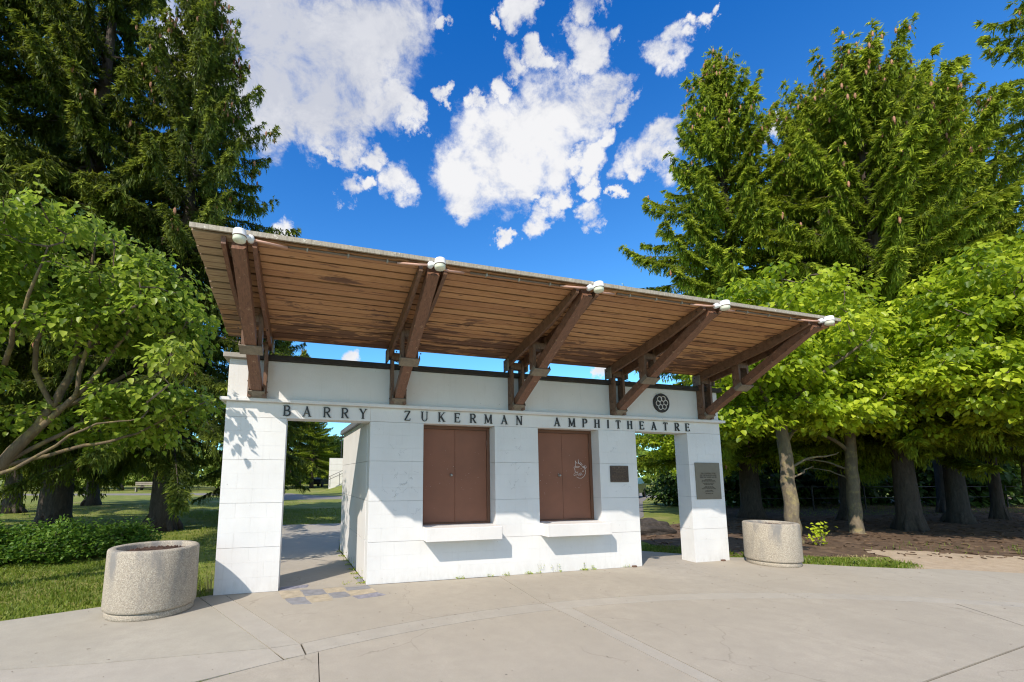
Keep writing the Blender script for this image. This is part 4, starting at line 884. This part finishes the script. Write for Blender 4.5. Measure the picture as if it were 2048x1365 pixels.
copy_thing(sD, (28.5, 6.1, 0), 'spruce behind the clump, its top showing between the two highest leaders', 5.2, (.9, .9, 1.30))
copy_thing(sD, (26.3, 3.6, 0), 'upswept spruce forming the right shoulder of the tall clump', .6, (.62, .62, 1.16))
SP_E = spruce_data(59, 19.0, 4.2, 4.5, droop=.7, sz=1.35, step=.60, per=4, top=1.0, profp=.6, gaps=.25)
sE = make_spruce('spruce', SP_E, (31.0, 4.2, 0), 'thin see-through spruce with bare branches near the right picture edge', M_SPRUCE_R, 1.2)
copy_thing(sE, (25.5, -.6, 0), 'tall spruce leaning into the picture from its top right corner', 3.0, (1.15, 1.15, 1.25))
copy_thing(sC, (33, 14, 0), 'dark spruce deep in the wood at far right', 2.8, .9)
stemR = [([(0, 0, -.1), (.02, 0, .12), (0, .02, 1.2), (-.05, 0, 2.4), (-.1, .05, 3.6), (-.2, 0, 5.0), (-.15, 0, 6.4)], [.21, .16, .15, .135, .10, .06, .02], 12),
         ([(-.05, 0, 2.3), (.5, .1, 2.75), (1.3, .2, 3.2), (2.2, .1, 3.9)], [.06, .05, .035, .015], 8), ([(-.1, 0, 2.9), (-.9, -.2, 3.6), (-1.7, -.3, 4.3)], [.06, .045, .02], 8),
         ([(-.1, 0, 3.2), (.1, -.8, 3.9), (.5, -1.7, 4.6)], [.06, .045, .02], 8), ([(-.15, 0, 3.8), (.9, .3, 4.8), (1.9, .4, 5.6)], [.06, .04, .02], 8), ([(-.2, 0, 4.0), (-.9, .6, 5.0), (-1.4, .9, 5.9)], [.06, .04, .02], 8),
         ([(0, 0, 1.75), (.5, -.1, 2.0), (1.2, -.2, 2.1), (1.7, -.1, 2.2)], [.035, .028, .018, .008], 6), ([(0, 0, 1.45), (.35, -.1, 1.7), (.9, 0, 1.82)], [.03, .02, .008], 6)]
blR = [((0, 0, 5.2), (2.5, 2.0, 1.7), 10), ((-1.2, -.2, 4.2), (1.4, 1.4, .8), 4), ((1.6, 0, 4.2), (1.9, 1.7, .9), 6), ((.2, -.6, 3.2), (1.2, .9, .35), 2.6), ((-1.4, .2, 3.0), (.8, .8, .3), 1.2), ((2.4, -.2, 3.3), (1.2, 1.1, .4), 2.2)]
tR = broadleaf('broadleaf_tree', (12.45, 1.35, 0), 'slim pale-trunked broadleaf tree directly behind the right planter', 'tree', stemR, blR, 360, 56, .140, (M_BARK_D, M_TWIG, M_LEAF_R), 9, flat=.16, rs=.46, group='broadleaf trees along the right of the paving', droop=.7)
stemR2 = [([(0, 0, -.1), (.1, 0, 1.2), (.0, 0, 2.4), (-.2, .05, 4.2), (-.2, 0, 6.5)], [.22, .17, .15, .10, .02], 12), ([(0, 0, 2.2), (-1.2, .1, 3.0), (-2.6, .2, 3.7), (-3.9, .1, 4.2)], [.09, .07, .045, .02], 8),
          ([(-.1, 0, 3.0), (-1.0, -.6, 4.2), (-2.2, -.8, 5.2)], [.08, .05, .02], 8), ([(-.2, 0, 3.6), (-.9, .9, 5.0), (-1.6, 1.4, 6.3)], [.07, .05, .02], 8), ([(-.1, 0, 3.2), (1.2, .2, 4.4), (2.2, .2, 5.2)], [.08, .05, .02], 8)]
blR2 = [((-1.6, .2, 5.4), (2.9, 2.0, 1.9), 12), ((-2.6, .1, 4.0), (2.2, 1.5, .8), 6), ((1.0, 0, 5.0), (2.2, 1.8, 1.7), 6), ((-1.2, -.3, 3.2), (1.8, 1.2, .4), 3)]
tR2 = broadleaf('broadleaf_tree', (18.9, -.9, 0), 'wide broadleaf crown reaching in from the right picture edge above the sand', 'tree', stemR2, blR2, 420, 56, .140, (M_BARK_D, M_TWIG, M_LEAF_R), 13, flat=.16, rs=.48, group='broadleaf trees along the right of the paving', droop=.7)
copy_thing(tR, (16.1, 2.2, 0), 'broadleaf crown filling the gap under the tall clump of spruces', 2.4, (1.0, 1.0, 1.0))
copy_thing(tR2, (23.5, 1.6, 0), 'higher broadleaf crown rising at the right picture edge', .5, (1.1, 1.1, 1.25))
copy_thing(tR, (15.6, 7.2, 0), 'low leafy tree seen through the right doorway', .9, (.85, .85, .62), group='broadleaf trees behind the gatehouse')

# understorey and woodland behind the right-hand trees
bush_blobs = [((0, 0, .9), (1.7, 1.3, .85), 4), ((.3, .1, 1.9), (1.2, 1.0, .8), 2)]
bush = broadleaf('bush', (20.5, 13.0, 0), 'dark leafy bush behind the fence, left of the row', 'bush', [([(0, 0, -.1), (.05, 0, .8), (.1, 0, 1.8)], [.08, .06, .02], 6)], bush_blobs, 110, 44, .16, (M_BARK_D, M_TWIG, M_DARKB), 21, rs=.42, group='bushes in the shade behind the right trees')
wl = ['behind the two left trunks', 'behind the pale slim tree', 'behind the stout dark trunk', 'between the far pale trunk and its neighbour', 'beyond the far right trunk', 'at the right picture edge', 'beyond the road end']
for i, (x, y, s) in enumerate([(24.5, 12.0, 1.3), (28.5, 12.5, 1.5), (33, 11.5, 1.5), (37.5, 10.0, 1.6), (42, 8.0, 1.7), (46, 4.5, 1.8), (18.0, 19.5, 1.5)]):
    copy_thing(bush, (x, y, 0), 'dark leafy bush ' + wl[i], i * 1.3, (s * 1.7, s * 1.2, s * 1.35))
# ------------------------------------------------------------------ distant planting
far_st = [([(0, 0, -.1), (0, 0, 2.5), (.1, 0, 6), (0, 0, 10)], [.3, .22, .14, .03], 8)]
farT = broadleaf('distant_tree', (-24.5, 53, 0), 'bushy light green tree across the lawn at the left picture edge', 'tree', far_st, [((0, 0, 6.6), (3.6, 3.2, 3.6), 10), ((.5, 0, 2.8), (3.4, 3.0, 1.8), 5)], 330, 26, .42, (M_BARK_S, M_TWIG, M_FAR), 33, rs=.8, group='trees beyond the lawn')
FARS = [(-30, 46, .50, 'low bright bush at the far left edge of the lawn'), (-25.5, 47, .46, 'low bright bush between the first far trunks'), (-20.5, 46, .42, 'small bright bush left of the far pale trunk'), (-16, 48, .50, 'bright bush right of the far pale trunk'), (-12.2, 46, .44, 'bright bush behind the blue bin'), (-8.2, 45, .46, 'bright bush against the left pillar edge'), (-34, 55, .8, 'rounded tree farthest left beyond the lawn'), (-19, 58, .62, 'light tree between the two thin far trunks'), (-14.2, 56, .5, 'small light tree behind the far pale trunk'), (-9.8, 53, .48, 'small tree beyond the lamp post on the lawn'), (-5.5, 55, .6, 'small tree hidden partly by the left pillar'),
        (4.2, 66, .85, 'yellow-green tree above the far white wall'), (9.5, 68, 1.0, 'tall tree behind the grass mound'), (-2.0, 49.5, .45, 'leafy tree at the foot of the dark conifers in the left doorway'), (19, 48, 1.0, 'distant tree whose top shows over the coping'), (26, 44, 1.0, 'distant tree behind the side road'), (13.5, 55, .75, 'far tree behind the booth')]
for x, y, s, lb in FARS: copy_thing(farT, (x, y, 0), lb, x, (s, s, s * .95))
copy_thing(sA, (-2.7, 54, 0), 'dark conifer seen at the left of the left doorway', 1.1, 1.05)
copy_thing(sC, (-.6, 58, 0), 'pointed conifer in the middle of the left doorway view', 2.0, .95, group='tall spruces')
copy_thing(sC, (1.2, 52, 0), 'short conifer beside the parked car beyond the left doorway', 4.0, .62)
copy_thing(sE, (-21.7, 49.7, 0), 'thin leaning conifer trunk far across the lawn', 1.0, .6)
copy_thing(sE, (-17.5, 47, 0), 'pale-trunked conifer standing alone far across the lawn', 2.6, .62)
# the wood that closes the view all round reads as one mass
g = np.random.default_rng(77); nW = 20000; th = g.uniform(R(-75), R(75), nW); rr_ = g.uniform(74, 88, nW); hh = 5.5 + 2.0 * np.sin(th * 23) + 1.3 * np.sin(th * 57 + 1)
Pw = np.stack([rr_ * np.sin(th) * 1.2, rr_ * np.cos(th), g.random(nW) ** .8 * hh], -1)
mass('far_woods', leaves(Pw, g.normal(size=(nW, 3)) + [0, 0, -.3], g.normal(size=(nW, 3)) + [0, -.6, .8], g.uniform(.7, 1.3, nW), g.uniform(.6, 1.1, nW)), LEAF_F, M_FAR, tint=g.random(nW), kind='stuff')

# ------------------------------------------------------------------ shrubs and grass near the camera
def shrub(loc, rx, ry, h, label, seed, n=110):
    g = np.random.default_rng(seed); st = []
    for i in range(9):
        a = g.uniform(0, 6.28); q = g.uniform(.3, .9); st.append(([(0, 0, -.05), (math.cos(a) * rx * q * .4, math.sin(a) * ry * q * .4, h * .5), (math.cos(a) * rx * q, math.sin(a) * ry * q, h * .9)], [.012, .009, .004], 5))
    t = broadleaf('shrub', loc, label, 'shrub', st, [((0, 0, h * .40), (rx, ry, h * .45), 1), ((rx * .3, 0, h * .75), (rx * .5, ry * .5, h * .38), .35), ((-rx * .45, 0, h * .6), (rx * .35, ry * .5, h * .5), .3)], n, 46, .062, (M_TWIG, M_TWIG, M_SHRUB), seed, rs=.17, flat=.5, group='low shrubs under the left trees', inner=.5, twigr=.004, droop=-.35, up=.2)
    return t
shrub((-4.75, 3.35, 0), .85, .7, .66, 'bright low shrub at the left picture edge', 201, 170)
shrub((-3.45, 3.65, 0), .85, .7, .60, 'low shrub in front of the thick spruce trunk', 202, 170)
shrub((-2.55, 4.3, 0), .65, .55, .46, 'low shrub just left of the near planter rim', 203, 110)
shrub((-5.9, 3.7, 0), .9, .8, .7, 'low shrub cut by the left picture edge', 204, 130)
def grass(name, regions, hmin, hmax, m_, seed, lean=.35, parent=None, w=.006):
    g = np.random.default_rng(seed); V = []; TI = []
    for (poly, dens_) in regions:
        poly = np.array(poly); lo = poly.min(0); hi = poly.max(0); n = int(dens_ * np.prod(hi - lo)); p = g.uniform(lo, hi, (n, 2))
        ins = np.zeros(n, bool); j = len(poly) - 1
        for i in range(len(poly)):
            xi, yi = poly[i]; xj, yj = poly[j]
            c = ((yi > p[:, 1]) != (yj > p[:, 1])) & (p[:, 0] < (xj - xi) * (p[:, 1] - yi) / (yj - yi + 1e-12) + xi); ins ^= c; j = i
        p = p[ins]; n = len(p); clump = .55 + .45 * np.sin(p[:, 0] * 5.1 + 1.3 * np.sin(p[:, 1] * 4.3)) * np.sin(p[:, 1] * 6.7 + p[:, 0] * 2)
        h = g.uniform(hmin, hmax, n) * (.5 + .7 * clump); a = g.uniform(0, 6.283, n); s = np.stack([np.cos(a), np.sin(a), np.zeros(n)], -1); b = np.stack([p[:, 0], p[:, 1], np.full(n, -.03)], -1)
        ld = np.stack([g.normal(0, lean, n), g.normal(0, lean, n), np.ones(n)], -1); k = g.uniform(.7, 1.5, n)[:, None] * w
        V.append(np.stack([b - s * k, b + s * k, b + ld * h[:, None] * .6 + s * k * .6, b + nrm(ld + g.normal(0, .3, (n, 3)) * [1, 1, .2]) * h[:, None], b + ld * h[:, None] * .6 - s * k * .6], 1)); TI.append(np.clip(g.normal(.45, .22, n) + (clump - .5) * .2, 0, 1))
    return mass(name, np.concatenate(V), [(0, 1, 2, 3, 4)], m_, parent, np.concatenate(TI), 'stuff')
LV = [(-7, -3.4), (-3.5, -1.22), (-2.0, -.47), (-1.22, -.16), (-.6, .0), (-.06, .06), (-.33, 1.0), (-1.0, 3.2), (-7, 3.6)]
grass('lawn_grass', [(LV, 1300), ([(-10, 3.0), (-1.0, 3.2), (-.2, .8), (.05, .8), (.1, 9), (-14, 10)], 260), ([(-1.3, 8.75), (2.3, 8.75), (6, 16), (-5, 16)], 300), ([(-20, 10), (-1, 9.5), (1, 22), (-28, 24)], 60)], .035, .085, M_GRASS, 301)
grass('verge_grass', [([(9.62, .05), (9.83, -.60), (10.43, -1.0), (11.08, -1.38), (11.5, -1.52), (11.9, -1.15), (11.4, -.55), (10.5, .05), (9.9, .7)], 1500), ([(8.5, 1.0), (9.0, .35), (9.6, .1), (9.7, .9), (9.2, 1.6), (8.3, 2.6), (9.8, 4.2), (7.0, 5.4), (6.9, 2.02), (7.42, 1.92)], 1300),
      ([(20, 6.5), (60, 1.5), (60, 12), (22, 11.5)], 60)], .03, .11, M_GRASS, 302)
grass('dry_verge', [([(9.9, .3), (10.43, -.9), (11.5, -1.45), (12.1, -1.2), (12.3, -.3), (10.5, .1)], 260)], .02, .07, M_STRAW, 309, .5)
grass('path_edge_grass', [([(12.6, .2), (14.5, -.9), (17.5, -2.5), (20, -4), (19, -1.2), (15, .5)], 26)], .05, .16, M_GRASS, 304)
grass('dry_stalks', [([(-.30, .12), (-.07, .12), (-.08, .5), (-.32, .5)], 420), ([(-1.25, .7), (-.9, .75), (-1.0, 1.1), (-1.3, 1.0)], 160)], .22, .52, M_STRAW, 303, .22, w=.0035)
grass('joint_grass', [([(.30, -2.73), (.62, -2.60), (.62, -2.64), (.34, -2.79)], 24000), ([(.98, -2.47), (1.10, -2.43), (1.10, -2.46), (1.0, -2.50)], 12000), ([(1.06, -1.92), (1.10, -1.98), (1.13, -1.98), (1.09, -1.90)], 9000), ([(5.10, -1.565), (5.17, -1.565), (5.17, -1.60), (5.10, -1.60)], 12000)], .02, .055, M_GRASS, 305, .5, w=.002)
# weeds in the gap at the foot of the walls
def weed(loc, h, n, seed, label, m_=M_SHRUB, grp='weeds at the foot of the front wall'):
    g = np.random.default_rng(seed); t = empty('weed', loc); tag(t, label, 'weed', grp); st = MB()
    P = []; D = []
    for i in range(n):
        a = g.uniform(0, 6.28); q = g.uniform(.01, .07); P.append((q * math.cos(a), -abs(q * math.sin(a)) * .7 - .006, g.uniform(.0, .02))); D.append((math.cos(a), -abs(math.sin(a)) * .6, .7))
    for i in range(3):
        x = g.normal(0, .03); st.tube([(x, -.012, -.01), (x * 1.2, -.02, h * .5), (x * 1.5 + g.normal(0, .01), -.02, h)], .0009, 4)
        for k in range(2): P.append((x * 1.4, -.02, h * (.5 + .25 * k))); D.append((g.normal(), -abs(g.normal()), .4))
    P = np.array(P); D = np.array(D, float); st.build('stem', M_TWIG, t)
    mass('leaves', leaves(P, D, np.tile([0., -.3, 1.], (len(P), 1)) + g.normal(0, .3, P.shape), g.uniform(.014, .034, len(P)), g.uniform(.009, .020, len(P))), LEAF_F, M_LEAF_R, t, g.uniform(.4, 1, len(P)))
for i, (x, h, n, lb) in enumerate([(3.44, .05, 26, 'broad-leaved weed under the left sill shadow'), (3.93, .05, 10, 'tiny weed nearest the broad-leaved one'), (4.22, .06, 12, 'small weed below the gap between the sills'), (4.62, .05, 22, 'flat patch of weed left of the tallest stalk'), (4.80, .16, 10, 'weed with the tallest thin stalk'), (5.17, .15, 12, 'thin weed left of the clump under the right sill'), (5.66, .14, 34, 'leafy weed clump under the right sill'), (5.82, .08, 12, 'small weed beside the leafy clump'), (6.5, .05, 8, 'tiny weed near the right end of the middle wall')]):
    weed((x, 0, 0), h, n, 400 + i, lb)
for i, (x, y, s) in enumerate([(1.985, .12, .10), (1.965, .45, .16), (1.945, .8, .12), (1.93, 1.15, .22), (1.905, 1.55, .14), (1.88, 1.95, .2), (1.85, 2.45, .16), (1.82, 3.0, .3)]):
    weed((x - .03, y, 0), s, 30, 500 + i, ['small green weed at the front corner of the side wall', 'taller weed just behind the front corner of the side wall', 'short weed third along the side wall crack', 'tall stemmed weed fourth along the side wall crack', 'low weed in the middle of the side wall crack', 'leafy weed past the middle of the side wall', 'small weed near the far end of the side wall', 'tallest weed, at the far end of the side wall'][i], grp='weeds along the side wall')
weed((1.72, .12, 0), .06, 6, 520, 'lone sprout in the paint squares of the left doorway', grp='weeds along the side wall')
g = np.random.default_rng(9); su = empty('root_sucker', (12.55, .85, 0)); tag(su, 'yellow-green leafy sucker at the foot of the slim tree', 'plant')
Ps = g.normal(0, 1, (70, 3)) * [.11, .10, .12] + [0, 0, .26]; mass('leaves', leaves(Ps, g.normal(size=(70, 3)) + [0, 0, -.4], g.normal(0, .3, (70, 3)) + [-.2, -.5, 1], g.uniform(.07, .11, 70), g.uniform(.06, .09, 70)), LEAF_F, M_LEAF_R, su, g.uniform(.7, 1, 70))
s_ = MB(); [s_.tube([(0, 0, -.02), (x * .5, y * .5, .15), (x, y, .3)], .006, 4) for x, y in ((.1, .0), (-.12, .05), (.02, -.1), (.15, .1))]; s_.build('stem', M_TWIG, su)
# boulder and small debris
bm = bmesh.new(); bmesh.ops.create_icosphere(bm, subdivisions=4, radius=1)
for v in bm.verts:
    n_ = .10 * math.sin(v.co.x * 5 + v.co.y * 3) + .08 * math.sin(v.co.y * 9 + v.co.z * 7) + random.uniform(-.015, .015); v.co *= (1 + n_); v.co = Vector((v.co.x * 1.15, v.co.y * .7, max(v.co.z * .50, -.1)))
me = bpy.data.meshes.new('boulder'); bm.to_mesh(me); bm.free(); me.materials.append(M_ROCK); bo = bpy.data.objects.new('boulder', me); COL.objects.link(bo); bo.scale = (.7, .7, .7); bo.location = (10.3, 3.9, .0); tag(bo, 'dark mossy boulder on the grass seen through the right doorway', 'rock')
deb = MB(); rd = random.Random(4)
for i in range(260):
    x = rd.uniform(-1.5, 11); y = rd.uniform(-5, -.1); L = rd.uniform(.008, .035); a = rd.uniform(0, 6.28); w_ = rd.uniform(.002, .005)
    c_, s2 = math.cos(a), math.sin(a); deb.add([(x, y, .002), (x + c_ * L, y + s2 * L, .004), (x + c_ * L - s2 * w_, y + s2 * L + c_ * w_, .003), (x - s2 * w_, y + c_ * w_, .006)], [(0, 1, 2, 3)])
o = deb.build('litter', M_TWIG); o['kind'] = 'stuff'
lt = MB()
for i in range(2600):                                        # needles, twigs and cones on the shaded bed
    x = rd.uniform(9, 30); y = rd.uniform(-4.5, 6); 
    if y < -.2 - (x - 11) * .55 + .3 and x > 11: continue
    if x < 12 and y < .4: continue
    L = rd.uniform(.04, .16); a = rd.uniform(0, 6.28); c_, s2 = math.cos(a), math.sin(a); w_ = rd.uniform(.008, .03)
    lt.add([(x, y, -.014), (x + c_ * L, y + s2 * L, .0), (x + c_ * L - s2 * w_, y + s2 * L + c_ * w_, .012), (x - s2 * w_, y + c_ * w_, .01)], [(0, 1, 2, 3)])
o = lt.build('fallen_twigs', M_NEEDLE); o['kind'] = 'stuff'
# pieces of broken block at the wall foot
for x, lb in ((6.62, 'brown broken chunk at the foot of the middle wall'), (8.62, 'brown chunk at the foot of the right pillar')):
    o = MB().cbox(x, x + .085, -.05, -.006, 0, .028, .006).build('rubble_chunk', m_plain('brown_chunk', (.16, .09, .06), .9, var=.3)); tag(o, lb, 'rubble', 'brown chunks at the wall foot')

# ------------------------------------------------------------------ far things
fe = empty('fence', (21, 9.0, 0)); tag(fe, 'dark post and rail fence in the shade behind the right trees', 'fence')
for i in range(9): MB().tube([(i * 3.0, -i * .35, -.05), (i * 3.0, -i * .35, 1.15)], .035, 8).build('post', M_STEELD, fe)
for z in (.55, 1.08): MB().tube([(0, 0, z), (24, -2.8, z)], .02, 6).build('rail', M_STEELD, fe)
fw = empty('amphitheatre_wall', (3.0, 45, 0)); tag(fw, 'distant white block wall rising behind the grass mound, with a stair rail', 'wall')
for i in range(5): MB().box(.0, 9.5, 0, .5, .012 + i * .7, .70 + i * .7 - .0).build('course', M_WHITE2, fw)
ra = MB()
for z in (.95, .55): ra.tube([(-.1, -.8, .62 + z * .8), (3.6, -.8, 2.4 + z * .8)], .03, 6)
for k in range(4): ra.tube([(.1 + k * 1.0, -.8, .3), (.1 + k * 1.0, -.8, .62 + .76 + k * .49)], .025, 6)
ra.build('hand_rail', M_STEELD, fw)
def lamp_post(loc, h, label):
    p = empty('lamp_post', loc); tag(p, label, 'lamp post', 'park lamp posts'); MB().tube([(0, 0, -.1), (0, 0, h)], [.08, .05], 8).build('pole', M_STEELD, p); MB().lathe([(0, .12), (.16, .1), (.24, 0), (.22, -.12), (0, -.14)], (0, 0, h + .05), 14).build('lamp_head', M_STEELD, p, True)
lamp_post((-10.7, 42.5, 0), 4.2, 'dark lamp post beside the blue bin across the lawn'); lamp_post((4.35, 46.6, 0), 6.0, 'dark lamp post in front of the trees above the far white wall')
bi = empty('litter_bin', (-10.85, 42, 0)); tag(bi, 'blue-grey box bin far across the lawn', 'bin'); MB().cbox(-.45, .45, -.35, .35, 0, 1.05, .04).build('body', M_BIN, bi); MB().cbox(-.48, .48, -.38, .38, 1.055, 1.2, .05).build('lid', M_BIN, bi)
be = empty('park_bench', (-13.85, 42, 0)); tag(be, 'pale bench far across the lawn between two trunks', 'bench')
for k in range(3): MB().box(-.9, .9, -.25 + k * .17, -.10 + k * .17, .43, .47).build('slat', M_BENCH, be)
for k in range(2): MB().box(-.9, .9, .27, .31, .6 + k * .17, .74 + k * .17).build('slat', M_BENCH, be)
for s in (-.7, .7): MB().box(s - .04, s + .04, -.2, .26, 0, .425).build('leg', M_CONC, be)
def car(loc, rz, label):
    c = empty('parked_car', loc); c.rotation_euler.z = rz; tag(c, label, 'car', 'parked cars')
    prof = [(-2.2, .35), (-2.25, .75), (-2.05, .95), (-1.5, 1.0), (-.9, 1.42), (.7, 1.45), (1.5, 1.02), (2.15, .9), (2.25, .6), (2.2, .35)]
    n_ = len(prof); vs = [(x, -.85 + (.12 if z > 1.2 else 0), z) for x, z in prof] + [(x, .85 - (.12 if z > 1.2 else 0), z) for x, z in prof]
    MB().add(vs, [tuple(range(n_)), tuple(range(2 * n_ - 1, n_ - 1, -1))] + [(i, n_ + i, n_ + (i + 1) % n_, (i + 1) % n_) for i in range(n_)]).build('body', M_CAR, c)
    for s in (-1, 1):
        MB().add([(-.85, s * .80, 1.05), (.75, s * .80, 1.05), (.6, s * .745, 1.38), (-.75, s * .745, 1.38)], [(0, 1, 2, 3)]).build('window', M_GLASS, c)
        for x in (-1.4, 1.4):
            w_ = MB().tube([(x, s * .70, .33), (x, s * .88, .33)], .33, 16).build('wheel', M_TYRE, c)
    MB().add([(1.46, -.68, 1.06), (1.46, .68, 1.06), (.76, .62, 1.42), (.76, -.62, 1.42)], [(0, 1, 2, 3)]).build('windscreen', M_GLASS, c)
    MB().add([(-1.46, .68, 1.04), (-1.46, -.68, 1.04), (-.95, -.62, 1.40), (-.95, .62, 1.40)], [(0, 1, 2, 3)]).build('rear_window', M_GLASS, c)
car((2.3, 58, .0), 1.2, 'dark car parked at the foot of the mound beyond the left doorway')
car((24.0, 21.5, 0), .7, 'dark car parked past the low branches in the right doorway')
